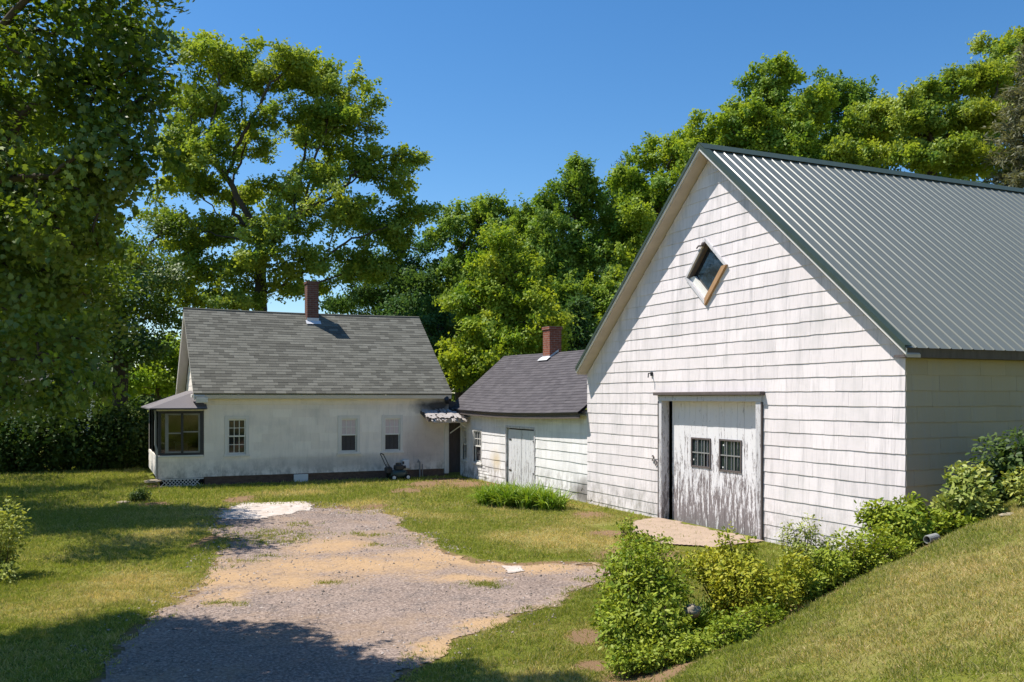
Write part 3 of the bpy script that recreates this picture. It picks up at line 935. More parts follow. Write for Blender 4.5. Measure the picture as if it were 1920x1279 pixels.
# ------------------------------------------------------------ the barn
def barn():
    R = random.Random(3)
    X0 = 11.6; YR, YL = 10.42, 20.62; YA, ZA, SL = 15.38, 7.95, .845
    X1 = 31.0; XF = 11.29
    zr = lambda y: ZA - SL * abs(y - YA)
    root = empty('barn', (X0, YA, 0), 'big white shingled barn with steep green metal roof and peeling plank door', 'barn')
    mp = lambda u, v, o: (X0 - o, u, v)
    out = [(YR, -.5), (YL, -.5), (YL, zr(YL) - .17), (YA, ZA - .17), (YR, zr(YR) - .17)]
    door = rect(13.93, 17.19, -.5, 2.67)
    DT, DR_, DB, DL = (15.56, 6.08), (14.84, 5.43), (15.55, 4.68), (16.27, 5.32)
    dc = (15.555, 5.38)
    dia = [tuple(dc[k] + (q[k] - dc[k]) * .93 for k in (0, 1)) for q in (DT, DR_, DB, DL)]
    chips = [[(12.55, .33), (12.95, .28), (12.85, .36)], [(12.1, .28), (12.5, .30), (12.3, .36)], [(17.5, .0), (17.75, .03), (17.7, .09), (17.52, .08)], [(20.2, .05), (20.5, .03), (20.4, .12)]]
    mb = MB()
    courses(mb, mp, out, [door, dia] + chips, -.42, .252, .0115, .61, R, .004, jit=.003)
    slab(mb, mp, out, [door, dia], -.0015, -.12)
    mb.build('wall', M['barn'], root); mb = MB()
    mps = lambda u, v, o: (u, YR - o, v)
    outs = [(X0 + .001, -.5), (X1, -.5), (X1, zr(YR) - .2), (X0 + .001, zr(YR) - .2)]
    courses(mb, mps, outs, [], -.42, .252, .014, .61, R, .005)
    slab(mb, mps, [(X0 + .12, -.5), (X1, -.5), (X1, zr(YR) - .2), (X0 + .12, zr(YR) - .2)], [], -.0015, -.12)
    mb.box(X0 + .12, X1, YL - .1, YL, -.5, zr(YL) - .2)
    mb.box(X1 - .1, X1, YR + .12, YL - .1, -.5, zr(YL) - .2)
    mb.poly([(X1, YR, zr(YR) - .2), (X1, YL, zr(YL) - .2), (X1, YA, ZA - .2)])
    mb.build('side_wall', M['barnside'], root)['label'] = 'darker side wall under the dark eave'
    # metal roof: ribbed sheets
    al = math.atan(SL); ca, sa = math.cos(al), math.sin(al)
    rb = MB()
    for sgn, yend in ((-1, 10.13), (1, 20.66)):
        xs = []; x = XF
        while x < X1 + .3:
            for dx, dz in ((0, 0), (.200, 0), (.215, .017), (.226, .017), (.241, 0)): xs.append((x + dx, dz))
            x += .25
        nrm = (0, sgn * sa, ca)
        rows = []
        for y in np.linspace(YA, yend, 6):
            rows.append([(x, y + nrm[1] * dz, zr(y) + nrm[2] * dz) for x, dz in xs])
        rb.grid(rows, closed=False)
    roof = rb.build('roof', M['metal'], root)
    rc = MB()
    rc.poly([(XF - .02, YA, ZA + .05), (X1, YA, ZA + .05), (X1, YA - .19, ZA + .05 - .19 * SL), (XF - .02, YA - .19, ZA + .05 - .19 * SL)])
    rc.poly([(XF - .02, YA, ZA + .05), (X1, YA, ZA + .05), (X1, YA + .19, ZA + .05 - .19 * SL), (XF - .02, YA + .19, ZA + .05 - .19 * SL)])
    rc.build('ridge_cap', M['greenmetal'], roof)
    rk = MB(); fb = MB(); so = MB()
    for yend in (10.13, 20.66):
        ye, ze = yend, zr(yend)
        rk.grid([[(XF - .03, YA, ZA + .04), (XF + .12, YA, ZA + .04), (XF + .12, YA, ZA + .03), (XF - .014, YA, ZA + .03), (XF - .014, YA, ZA - .05), (XF - .03, YA, ZA - .05)],
                 [(XF - .03, ye, ze + .04), (XF + .12, ye, ze + .04), (XF + .12, ye, ze + .03), (XF - .014, ye, ze + .03), (XF - .014, ye, ze - .05), (XF - .03, ye, ze - .05)]])
        fb.grid([[(XF - .01, YA, ZA - .01), (XF + .02, YA, ZA - .01), (XF + .02, YA, ZA - .11), (XF - .01, YA, ZA - .11)],
                 [(XF - .01, ye, ze - .01), (XF + .02, ye, ze - .01), (XF + .02, ye, ze - .11), (XF - .01, ye, ze - .11)]])
        so.grid([[(XF + .02, YA, ZA - .10), (X0 + .0, YA, ZA - .10), (X0 + .0, YA, ZA - .15), (XF + .02, YA, ZA - .15)],
                 [(XF + .02, ye, ze - .10), (X0 + .0, ye, ze - .10), (X0 + .0, ye, ze - .15), (XF + .02, ye, ze - .15)]])
    rk.build('rake_trim', M['greenmetal'], roof)
    fb.build('rake_board', M['trim'], root); so.build('soffit', M['soffit'], root)
    ev = MB()
    ev.box(XF + .03, X1, 10.16, 10.20, zr(10.16) - .17, zr(10.16) - .025)
    ev.box(XF + .03, X1, 10.20, YR - .02, zr(10.16) - .17, zr(10.16) - .13)
    ev.build('eave_board', M['oldwood'], root)
    sh = MB(); sh.grid([[(XF + .04, 10.2, zr(10.2) - .03), (X1, 10.2, zr(10.2) - .03), (X1, YA, ZA - .03), (XF + .04, YA, ZA - .03)], [(XF + .04, 10.2, zr(10.2) - .08), (X1, 10.2, zr(10.2) - .08), (X1, YA, ZA - .08), (XF + .04, YA, ZA - .08)]])
    sh.grid([[(XF + .04, 20.6, zr(20.6) - .03), (X1, 20.6, zr(20.6) - .03), (X1, YA, ZA - .03), (XF + .04, YA, ZA - .03)], [(XF + .04, 20.6, zr(20.6) - .08), (X1, 20.6, zr(20.6) - .08), (X1, YA, ZA - .08), (XF + .04, YA, ZA - .08)]])
    sh.build('roof_deck', M['oldwood'], root)
    # door frame
    df = MB()
    df.bbox(X0 - .045, X0 + .165, 17.155, 17.27, -.3, 2.665, .006)
    df.bbox(X0 - .045, X0 + .16, 13.80, 13.955, -.3, 2.665, .006)
    df.bbox(X0 - .055, X0 + .16, 13.78, 17.29, 2.665, 2.79, .006)
    frame = df.build('door_frame', M['casing'], root)
    cp = MB(); cp.bbox(X0 - .13, X0 + .01, 13.72, 17.38, 2.792, 2.865, .01); cp.build('head_cap', M['oldwood'], frame)
    sd = MB(); sd.bbox(X0 - .052, X0 + .0, 17.272, 17.305, -.3, 2.66, .005); sd.build('edge_strip', M['oldwood'], frame); sd = MB(); sd.bbox(X0 - .052, X0 + .0, 13.765, 13.798, -.3, 2.66, .005); sd.build('edge_strip', M['oldwood'], frame)
    # plank door
    W1 = rect(15.64, 16.33, 1.24, 1.88); W2 = rect(14.63, 15.35, 1.22, 1.885)
    db = MB(); XD = X0 + .175
    mpd = lambda u, v, o: (XD - o, u, v)
    u = 13.965
    while u < 17.0:
        w = .175 + R.random() * .05
        w = min(w, 17.05 - u)
        j = (R.random() - .5) * .006
        slab(db, lambda a, b, o, j=j: (XD - o + j, a, b), rect(u + .003, u + w - .003, -.07 + R.random() * .02, 2.67), [W1, W2], 0, -.03)
        n0 = len(db.r)
        u += w
    for i in range(len(db.r)): db.r[i] = R.random() if i % 8 == 0 else db.r[i - 1]
    door_o = db.build('door', M['door'], root)
    for (a0, a1, b0, b1), miss in ((( 15.64, 16.33, 1.24, 1.88), 3), ((14.63, 15.35, 1.22, 1.885), None)):
        wf = MB()
        s = .035
        for q in ((a0, a0 + s, b0, b1), (a1 - s, a1, b0, b1), (a0 + s, a1 - s, b0, b0 + s), (a0 + s, a1 - s, b1 - s, b1)):
            wf.box(XD - .018, XD + .04, q[0], q[1], q[2], q[3])
        wf.build('window_frame', M['oldwood'], door_o)
        mu = MB()
        for k in (1, 2): c = a0 + (a1 - a0) * k / 3; mu.box(XD - .006, XD + .012, c - .010, c + .010, b0 + s, b1 - s)
        c = (b0 + b1) / 2; mu.box(XD - .008, XD + .010, a0 + s, a1 - s, c - .012, c + .012)
        mu.build('muntin', M['pipe'], door_o)
        pa = MB()
        for i in range(3):
            for j in range(2):
                if miss is not None and i == 0 and j == 0: continue
                pu0 = a0 + (a1 - a0) * i / 3; pv0 = b0 + (b1 - b0) * j / 2
                t = R.random() * .004
                pa.box(XD + .013 + t, XD + .018 + t, pu0 + .01, pu0 + (a1 - a0) / 3 - .01, pv0 + .01, pv0 + (b1 - b0) / 2 - .01)
        pa.build('pane', M['glass_old'], door_o)
        for (du, dv) in (((.62, .16),) if miss else ((.6, .62 - .08), (.62, .08))):
            st = MB(); st.box(XD + .009, XD + .012, a0 + du - .018, a0 + du + .018, b0 + dv - .016, b0 + dv + .016)
            st.build('sticker', M['white'], door_o)
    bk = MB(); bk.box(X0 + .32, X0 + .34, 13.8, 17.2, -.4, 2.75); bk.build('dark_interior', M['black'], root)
    # diamond window
    cs = [DT, DR_, DB, DL]
    def board(i, f0, f1, x0, x1):
        a, b = cs[i], cs[(i + 1) % 4]
        sc = lambda q, f: tuple(dc[k] + (q[k] - dc[k]) * f for k in (0, 1))
        p = [sc(a, f0), sc(b, f0), sc(b, f1), sc(a, f1)]
        return [[(x0, *q) for q in p], [(x1, *q) for q in p]]
    dw = MB(); dw.grid(board(0, 1.0, .90, X0 - .05, X0 + .12)); dw.grid(board(3, 1.0, .90, X0 - .05, X0 + .12)); dw.grid(board(2, 1.0, .90, X0 - .05, X0 + .12))
    dia_o = dw.build('diamond_window', M['casing'], root)
    bw = MB(); bw.grid(board(1, 1.012, .80, X0 - .065, X0 + .12)); bw.build('bare_frame_board', M['barewood'], dia_o)
    sl = MB(); sl.grid(board(2, .90, .66, X0 + .03, X0 + .12)); sl.grid(board(0, .90, .78, X0 + .03, X0 + .12)); sl.build('sash', M['sash'], dia_o)
    sl = MB(); sl.grid(board(3, .90, .80, X0 + .0, X0 + .12)); sl.build('shade_dark_sash', M['oldwood'], dia_o)  # upper left sash coloured dark for the shade on its inner face
    pn = MB(); p = [tuple(dc[k] + (q[k] - dc[k]) * .88 for k in (0, 1)) for q in cs]
    pn.grid([[(X0 + .085, *q) for q in p], [(X0 + .092, *q) for q in p]]); pn.build('pane', M['glass'], dia_o)
    hb = MB(); hb.tube([(X0 - .06, 15.63, 5.93), (X0 - .10, 15.70, 5.93), (X0 - .07, 15.8, 5.90)], .018, 6); hb.blob((X0 - .07, 15.58, 5.95), (.04, .05, .05), seg=8); hb.build('hinge', M['oldwood'], dia_o)
    # number 20 beside the door
    nb = MB()
    def dig(pts, cy, cz): nb.tube([(X0 - .03, cy - p[0] * .085, cz + p[1] * .12) for p in pts], .011, 6)
    dig([(0, .75), (.15, .95), (.45, 1.0), (.7, .85), (.7, .62), (.4, .3), (0, 0), (.75, 0)], 17.56, 1.30)
    dig([(.35 + .35 * math.cos(a), .5 + .5 * math.sin(a)) for a in np.linspace(.2, 6.4, 13)], 17.44, 1.20)
    nb.build('house_number', M['oldwood'], root)
    hk = MB(); hk.bbox(X0 - .05, X0, 17.55, 17.62, 3.24, 3.33, .01); hk.tube([(X0 - .05, 17.58, 3.3), (X0 - .12, 17.57, 3.3), (X0 - .13, 17.57, 3.20)], .014, 6); hk.build('bracket', M['darkmetal'], root)
    fd = MB()
    fd.box(X0 + .02, X1, YR + .03, YR + .1, -.9, -.45)
    fd.build('foundation', M['fieldbrick'], root)
barn()

# ------------------------------------------------------------ the ell (low connecting shed)
def ell():
    R = random.Random(5)
    X0 = 11.63; Y0, Y1 = 20.64, 29.62
    root = empty('connecting_shed', (X0, 25, 0), 'low white shed with sagging dark roof joining the house to the barn', 'shed')
    mp = lambda u, v, o: (X0 - o, u, v)
    out = [(Y0, -.4), (Y1, -.4), (Y1, 2.36), (Y0, 2.40)]
    w1 = (29.13, 29.50, .60, 1.62); w2 = (27.85, 28.50, .58, 1.62)
    hole = lambda w, c: rect(w[0] - c, w[1] + c, w[2] - .03, w[3] + c)
    dr = rect(23.80, 25.80, .0, 1.80)
    patch = [(27.25, .06), (29.45, .02), (29.45, .40), (28.7, .42), (28.65, .52), (27.55, .50), (27.5, .40), (27.28, .38)]
    p1 = rect(27.5, 29.45, .02, .50); p2 = rect(27.2, 27.5, .08, .36)
    chips = [[(21.1, .12), (21.6, .08), (21.5, .2), (21.2, .22)], [(20.8, .30), (21.0, .28), (20.95, .37)]]
    mb = MB()
    H = [hole(w1, .07), hole(w2, .07), dr]
    courses(mb, mp, out, H + [p1, p2] + chips, -.30, .262, .014, .61, R, .006)
    slab(mb, mp, out, [rect(w[0], w[1], w[2], w[3]) for w in (w1, w2)] + [dr], -.0015, -.1)
    wall = mb.build('wall', M['ell'], root)
    cb = MB()
    courses(cb, mp, rect(27.5, 29.44, .03, .49), [], .03, .095, .014, 2.5, R, .002); courses(cb, mp, rect(27.21, 27.499, .09, .35), [], .03, .095, .014, 2.5, R, .002)
    cb.build('clapboards', M['ell'], wall)
    window(root, 'window', mp, *w1, .065, R, cas='trim', bot='screen', botm='screen')
    window(root, 'window', mp, *w2, .065, R, cas='trim', bot='screen', botm='screen')
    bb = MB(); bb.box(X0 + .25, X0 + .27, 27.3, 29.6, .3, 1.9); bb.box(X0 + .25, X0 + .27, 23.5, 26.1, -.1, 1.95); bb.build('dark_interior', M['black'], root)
    # double plank door
    d = MB(); u = 23.84
    XD = X0 + .03
    for leaf0, leaf1 in ((23.84, 24.79), (24.81, 25.76)):
        u = leaf0
        while u < leaf1 - .05:
            w = min(.19 + R.random() * .06, leaf1 - u)
            j = R.random() * .006
            d.bbox(XD + j, XD + .03, u + .002, u + w - .002, .03 + R.random() * .02, 1.76, .003, R.random())
            u += w
    do = d.build('door', M['elldoor'], root)
    for zz, yy in ((1.45, 23.9), (1.45, 25.6), (.5, 25.6), (.5, 23.9)):
        hg = MB(); hg.bbox(XD - .012, XD + .001, yy - .09, yy + .09, zz - .02, zz + .02, .004); hg.build('hinge', M['darkmetal'], do)
    tf = MB()
    tf.bbox(X0 - .03, X0 + .03, 23.74, 25.86, 1.80, 1.87, .006); tf.bbox(X0 - .028, X0 + .03, 23.74, 23.82, -.05, 1.80, .006); tf.bbox(X0 - .028, X0 + .03, 25.78, 25.86, -.05, 1.80, .006)
    tf.build('door_frame', M['casing'], root)
    cn = MB(); cn.bbox(X0 - .03, X0 + .12, Y1, Y1 + .1, -.3, 2.36, .006); cn.build('corner_board', M['trim'], root)
    # roof
    EX, EZ, RX, RZ = 11.32, 2.36, 14.0, 4.30
    dl = math.hypot(RX - EX, RZ - EZ); cx, sx = (RX - EX) / dl, (RZ - EZ) / dl
    YF = 30.2; YT = 31.3
    def sag(u, v): return .085 * math.sin(math.pi * min(1, max(0, (u - 20.6) / 9.8))) * (1 - .35 * v / dl)
    mr = lambda u, v, o: (EX + v * cx - o * sx, u, EZ + v * sx + o * cx - sag(u, v))
    outr = [(20.645, 0), (YF, 0), (YT, dl), (20.645, dl)]
    rm = MB(); courses(rm, mr, outr, [], 0, .14, .009, .33, R, .004, .002, .001, .006)
    n = 16
    top = []; 
    us = np.linspace(0, 1, n + 1)
    rows = []
    for v in (0, dl):
        ye = YF if v == 0 else YT
        rows.append([mr(20.645 + (ye - 20.645) * t, v, -.002) for t in us])
    rows2 = [[mr(20.645 + ((YF if v == 0 else YT) - 20.645) * t, v, -.07) for t in us] for v in (0, dl)]
    rm.grid([rows[0], rows[1]], closed=False); rm.grid([rows2[0], rows2[1]], closed=False); rm.grid([rows[0], rows2[0]], closed=False)
    rm.poly([rows[0][-1], rows[1][-1], rows2[1][-1], rows2[0][-1]])
    # back slope
    rm.grid([rows[1], [(2 * RX - p[0], p[1], p[2]) for p in rows[0]]], closed=False)
    roof = rm.build('roof', M['ellroof'], root)
    fs = MB()
    fs.grid([[(p[0] + .012, p[1], p[2] - .012) for p in rows2[0]], [(p[0] + .012, p[1], p[2] - .10) for p in rows2[0]], [(p[0] + .035, p[1], p[2] - .10) for p in rows2[0]], [(p[0] + .035, p[1], p[2] - .012) for p in rows2[0]]], closed=False)
    fs.grid([[(p[0] + .035, p[1], p[2] - .03) for p in rows2[0]], [(X0 - .02, p[1], p[2] - .03) for p in rows2[0]]], closed=False)
    fs.build('eave_board', M['oldwood'], root)
    gw = MB(); gw.poly([(X0, Y1 + .1, 0), (16.3, Y1 + .1, 0), (16.3, Y1 + .1, 2.3), (14, Y1 + .1, 4.1), (X0, Y1 + .1, 2.36)]); gw.box(16.28, 16.4, Y0, Y1 + .1, 0, 2.3); gw.build('rear_wall', M['ell'], root)
    ch = MB(); ch.box(13.72, 14.16, 26.95, 27.45, 3.6, 5.02); ch.box(13.69, 14.19, 26.92, 27.48, 5.02, 5.12)
    c = ch.build('chimney', M['brick'], root)
    fl = MB(); fl.poly([(13.70, 26.93, 3.98), (13.70, 27.47, 3.98), (13.70, 27.47, 4.14), (13.70, 26.93, 4.14)]); fl.poly([(13.55, 26.85, 3.99), (13.55, 27.55, 3.99), (13.70, 27.55, 4.11), (13.70, 26.85, 4.11)])
    fl.poly([(13.70, 26.935, 4.0), (14.05, 26.935, 4.27), (14.05, 26.935, 4.36), (13.70, 26.935, 4.12)]); fl.build('flashing', M['flash'], c)
    gt = MB(); gt.tube([(11.30, 30.25, 2.45), (11.05, 29.55, 2.62), (10.98, 29.42, 2.72)], .085, 8); gt.tube([(11.30, 30.2, 2.40), (11.22, 29.4, 2.28)], .05, 6); gt.build('gutter', M['darkmetal'], root)
ell()

# ------------------------------------------------------------ the farmhouse
def farmhouse():
    R = random.Random(9)
    Y0 = 29.7; XA, XB = 3.04, 11.16
    root = empty('farmhouse', (7, 33, 0), 'low white farmhouse with grey shingle roof, brick chimney and glazed corner porch', 'house')
    mp = lambda u, v, o: (u, Y0 - o, v)
    W = [(3.75, 4.30, .96, 2.06), (7.35, 7.90, .94, 2.04), (8.85, 9.40, .94, 2.04)]
    holes = [rect(a - .1, b + .1, c - .03, d + .11) for a, b, c, d in W]
    out = [(XA, .27), (XB, .27), (XB, 2.75), (XA, 2.75)]
    mb = MB(); courses(mb, mp, out, holes, .27, .262, .008, .61, R, .003)
    slab(mb, mp, out, [rect(*w) for w in W], -.0015, -.12)
    # left gable end
    mg = lambda u, v, o: (XA - o, u, v)
    outg = [(Y0, .27), (36.3, .27), (36.3, 2.75), (33, 5.48), (Y0, 2.75)]
    courses(mb, mg, outg, [], .27, .262, .008, .61, R, .003); slab(mb, mg, outg, [], -.0015, -.1)
    mb.poly([(XB, Y0 + .12, .27), (XB, 36.3, .27), (XB, 36.3, 2.75), (XB, 33, 5.48), (XB, Y0 + .12, 2.75)])
    mb.box(XA + .1, XB, 36.2, 36.3, .27, 2.75)
    mb.build('wall', M['house'], root)
    for i, w in enumerate(W):
        window(root, 'window', mp, *w, .095, R, top='glass' if i == 0 else 'blind', bot='glass' if i == 0 else 'screen', botm='sash' if i == 0 else 'screen',
               lab=[None, 'window with pale blind above a dark lower screen', 'window with pale blind above a dark lower screen'][i])
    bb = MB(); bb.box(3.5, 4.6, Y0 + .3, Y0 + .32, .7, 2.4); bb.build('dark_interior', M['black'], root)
    fd = MB(); fd.box(XA + .02, XB, Y0 + .03, 36.2, -.3, .268); fd.build('foundation', M['fieldbrick'], root)
    # roof
    EY, EZ, RY, RZ = 29.44, 2.87, 33.0, 5.80; X0, X1 = 2.70, 11.20
    dl = math.hypot(RY - EY, RZ - EZ); cy, sy = (RY - EY) / dl, (RZ - EZ) / dl
    sg = lambda u, v: .035 * math.sin(math.pi * (u - X0) / (X1 - X0)) * (v / dl)
    mr = lambda u, v, o: (u, EY + v * cy - o * sy, EZ + v * sy + o * cy - sg(u, v))
    rm = MB(); courses(rm, mr, rect(X0, X1, 0, dl), [], 0, .143, .008, .32, R, .002, .002, .002, .004)
    us = np.linspace(X0, X1, 13)
    a = [mr(u, 0, -.002) for u in us]; b = [mr(u, dl, -.002) for u in us]
    a2 = [mr(u, 0, -.05) for u in us]; b2 = [mr(u, dl, -.05) for u in us]
    rm.grid([a, b], closed=False); rm.grid([a2, b2], closed=False); rm.grid([a, a2], closed=False)
    rm.poly([a[0], b[0], b2[0], a2[0]]); rm.poly([a[-1], b[-1], b2[-1], a2[-1]])
    bk = [(p[0], 2 * RY - p[1], p[2]) for p in a]
    rm.grid([b, bk], closed=False)
    rm.tube([(u, RY, RZ + .005 - sg(u, dl)) for u in us], .035, 6)
    rm.build('roof', M['roof'], root)
    tr = MB()
    tr.bbox(X0 + .02, X1 - .02, EY + .02, EY + .05, 2.70, 2.825, .006)
    tr.bbox(X0 + .1, X1 - .05, EY + .05, Y0 - .012, 2.70, 2.735, .004)
    tr.build('eave_trim', M['cream'], root)
    fr = MB(); fr.bbox(XA, XB, Y0 - .035, Y0 - .0, 2.52, 2.70, .005); fr.build('frieze_board', M['house'], root)
    rk = MB()
    for s in (1, -1):
        P = lambda v, dx, dz: (dx, (EY + v * cy) if s == 1 else 2 * RY - (EY + v * cy), EZ + v * sy - .05 - dz)
        rk.grid([[P(0, X0 + .01, .0), P(0, X0 + .05, .0), P(0, X0 + .05, .16), P(0, X0 + .01, .16)], [P(dl, X0 + .01, .0), P(dl, X0 + .05, .0), P(dl, X0 + .05, .16), P(dl, X0 + .01, .16)]])
        rk.grid([[P(0, X0 + .05, .02), P(0, XA - .01, .02), P(0, XA - .01, .05), P(0, X0 + .05, .05)], [P(dl, X0 + .05, .02), P(dl, XA - .01, .02), P(dl, XA - .01, .05), P(dl, X0 + .05, .05)]])
    rk.build('rake_trim', M['trim'], root)
    rt = MB(); rt.bbox(2.78, 3.12, 29.38, 29.62, 2.58, 2.74, .01); rt.bbox(2.66, 2.98, 29.5, 29.9, 2.74, 2.84, .01); rt.build('cornice_return', M['trim'], root)
    ch = MB(); ch.box(6.86, 7.27, 32.62, 33.06, 5.2, 6.84); ch.box(6.83, 7.30, 32.59, 33.09, 6.84, 6.92)
    c = ch.build('chimney', M['olddbrick'], root)
    fl = MB(); fl.box(6.85, 7.28, 32.60, 32.62, 5.38, 5.60); fl.poly([(6.8, 32.45, 5.375), (7.33, 32.45, 5.375), (7.33, 32.62, 5.515), (6.8, 32.62, 5.515)]); fl.build('flashing', M['flash'], c)
    vp = MB(); vp.bbox(5.80, 6.26, Y0 - .07, Y0 - .03, -.05, .25, .008); vp.build('access_panel', M['white'], root)
    mbx = MB(); mbx.bbox(9.45, 9.70, Y0 - .12, Y0 - .01, .33, .62, .012); mbx.build('meter_box', M['white'], root)
    sp = MB(); sp.tube([(10.06, Y0 - .14, -.05), (10.06, Y0 - .14, .52), (10.0, Y0 - .15, .60), (9.98, Y0 - .17, .52)], .028, 7); sp.tube([(10.16, Y0 - .12, -.05), (10.16, Y0 - .12, .46)], .02, 6); sp.build('vent_pipe', M['pipe'], root)
    # recessed side door in the corner and its canopy
    pl = MB(); pl.bbox(11.0, 11.16, Y0 - .05, Y0 + .1, .1, 2.30, .008); pl.build('pilaster', M['trim'], root)
    dd = MB()
    for i, xx in enumerate((11.17, 11.32, 11.47, 11.62, 11.77, 11.92)): dd.bbox(xx, xx + .146, Y0 + .25, Y0 + .29, .1, 2.1, .004, .3)
    dd.bbox(11.17, 12.07, Y0 + .26, Y0 + .3, 2.1, 2.6, .004)
    dd.build('side_door', M['oldwood'], root)
    cn = MB()
    A = [(10.12, 28.85, 2.02), (11.56, 28.85, 2.04), (11.56, Y0 - .01, 2.30), (10.12, Y0 - .01, 2.28)]
    cn.grid([[(p[0], p[1], p[2] - .09) for p in A], A])
    co = cn.build('door_canopy', M['oldwood'], root)
    cs = MB()
    for i in range(90):
        t = R.random(); x = 10.12 + R.random() * 1.4; y = 28.8 + t * .8
        z = 2.03 + .26 * t * .95; w = .05 + R.random() * .09
        cs.beam((x, y - .09, z - .0 + R.random() * .02), (x + (R.random() - .5) * .1, y + .1, z + .065 + R.random() * .03), w, .012)
    for i in range(26):
        x = 10.2 + R.random() * 1.3; cs.beam((x, 28.83, 2.03), (x + (R.random() - .5) * .08, 28.72 - R.random() * .05, 1.99 - R.random() * .08), .05, .008)
    cs.build('rotten_shingles', M['rot'], co)
    fc = MB(); fc.bbox(10.25, 11.56, 28.82, 28.86, 1.88, 2.02, .006); fc.build('canopy_board', M['rot'], co)
    br = MB(); br.beam((11.55, 28.95, 1.92), (11.2, Y0 - .06, 1.5), .03, .03); br.beam((11.2, 28.86, 1.93), (11.5, 28.95, 1.72), .03, .02); br.build('bracket', M['trim'], co)
    # glazed corner porch
    PX = 1.70; PY1 = 35.0
    mpw = lambda u, v, o: (u, Y0 - o, v)
    pw = MB(); courses(pw, mpw, rect(PX, XA - .002, .25, .90), [], .25, .262, .008, .61, R, .003); slab(pw, mpw, rect(PX, XA - .002, .25, .90), [], -.0015, -.1)
    mpl = lambda u, v, o: (PX - o, u, v)
    courses(pw, mpl, rect(Y0, PY1, .25, .90), [], .25, .262, .008, .61, R, .003); slab(pw, mpl, rect(Y0 + .1, PY1, .25, .90), [], -.0015, -.1)
    pw.box(PX, XA, PY1 - .1, PY1, .25, 1.1); pw.box(PX, XA, PY1 - .1, PY1, 2.1, 2.4); pw.box(PX, PX + .3, PY1 - .1, PY1, 1.1, 2.1); pw.box(2.3, XA, PY1 - .1, PY1, 1.1, 2.1); pw.box(PX + .1, XA, Y0 + .1, PY1 - .1, .26, .32)
    po = pw.build('porch_wall', M['house'], root)
    sl = MB(); sl.bbox(PX - .04, XA - .02, Y0 - .05, Y0 + .1, .90, .96, .006); sl.build('porch_sill', M['trim'], po); sl = MB(); sl.bbox(PX - .05, XA - .02, Y0 - .04, Y0 + .02, 2.33, 2.40, .006); sl.build('porch_header', M['trim'], po)
    fm = MB()
    fm.bbox(PX, PX + .09, Y0 - .01, Y0 + .09, .96, 2.33, .005); fm.bbox(2.92, 3.03, Y0 - .01, Y0 + .07, .96, 2.33, .005)
    fm.bbox(PX + .09, 2.92, Y0 - .005, Y0 + .06, 2.25, 2.33, .005); fm.bbox(PX + .09, 2.92, Y0 - .005, Y0 + .06, .96, 1.03, .005)
    fm.bbox(2.36, 2.43, Y0 - .008, Y0 + .06, 1.03, 2.25, .005)
    for y in (31.4, 33.2, 34.8):
        pp = MB(); pp.bbox(PX + .002, PX + .08, y, y + .08, .9, 2.33, .005); pp.build('porch_post', M['darkmetal'], po)
    fm.build('porch_frame', M['darkmetal'], po)
    ws = MB()
    ws.bbox(1.90, 2.0, Y0 + .0, Y0 + .05, 1.03, 2.25, .004); ws.bbox(2.0, 2.36, Y0 + .01, Y0 + .04, 1.62, 1.66, .004); ws.bbox(2.43, 2.92, Y0 + .01, Y0 + .04, 1.66, 1.70, .004)
    ws.bbox(2.0, 2.36, Y0 + .01, Y0 + .04, 1.03, 1.08, .004); ws.bbox(2.43, 2.92, Y0 + .01, Y0 + .04, 1.03, 1.08, .004); ws.bbox(2.87, 2.92, Y0 + .005, Y0 + .045, 1.08, 2.25, .004); ws.bbox(2.0, 2.92, Y0 + .015, Y0 + .038, 2.2, 2.25, .004)
    ws.build('porch_sash', M['pipe'], po)
    li = MB(); li.box(XA - .03, XA - .012, Y0 + .1, PY1 - .1, .32, 2.37); li.box(2.31, XA - .03, PY1 - .13, PY1 - .11, .32, 2.37); li.box(PX + .1, 2.0, PY1 - .13, PY1 - .11, .32, 2.37); li.box(PX + .1, XA - .03, Y0 + .1, PY1 - .13, .321, .34); li.box(PX + .1, XA - .03, Y0 + .1, PY1 - .1, 2.34, 2.375); li.build('porch_shade_lining', M['darkmetal'], po)  # dark panels added so the porch interior looks unlit
    g = NT('porch glass'); tr_ = g.n('ShaderNodeBsdfTransparent'); tr_.inputs[0].default_value = (.42, .45, .42, 1); gl = g.n('ShaderNodeBsdfGlossy'); gl.inputs['Roughness'].default_value = .03
    mx = g.n('ShaderNodeMixShader'); mx.inputs[0].default_value = .06; g.l(tr_.outputs[0], mx.inputs[1]); g.l(gl.outputs[0], mx.inputs[2]); g.l(mx.outputs[0], g.out.inputs['Surface'])
    gp = MB(); gp.box(1.79, 2.92, Y0 + .022, Y0 + .028, 1.03, 2.25); gp.box(PX + .03, PX + .036, Y0 + .09, PY1 - .1, .9, 2.33); gp.build('porch_pane', g.m, po)
    it = MB(); it.bbox(2.5, 2.9, 33.6, 34.0, .32, 1.15, .02); it.bbox(1.95, 2.02, 33.9, 33.97, .32, 1.7, .01); it.bbox(2.45, 2.95, 33.5, 34.05, 1.15, 1.19, .01); it.build('porch_furniture', M['trim'], po)
    pr = MB()
    A, B, Cc, D, E = (1.44, 29.38, 2.42), (3.10, 29.38, 2.42), (1.44, 35.2, 2.42), (2.98, 30.7, 2.98), (2.98, 35.2, 2.98)
    dn = lambda p: (p[0], p[1], p[2] - .04)
    pr.poly([A, B, D]); pr.poly([A, D, E, Cc]); pr.poly([A, B, dn(B), dn(A)]); pr.poly([A, Cc, dn(Cc), dn(A)]); pr.poly([dn(A), dn(B), (3.1, 35.2, 2.38), dn(Cc)]); pr.poly([B, D, (3.1, 30.7, 2.98)])
    pr.build('porch_roof', M['porchroof'], root)
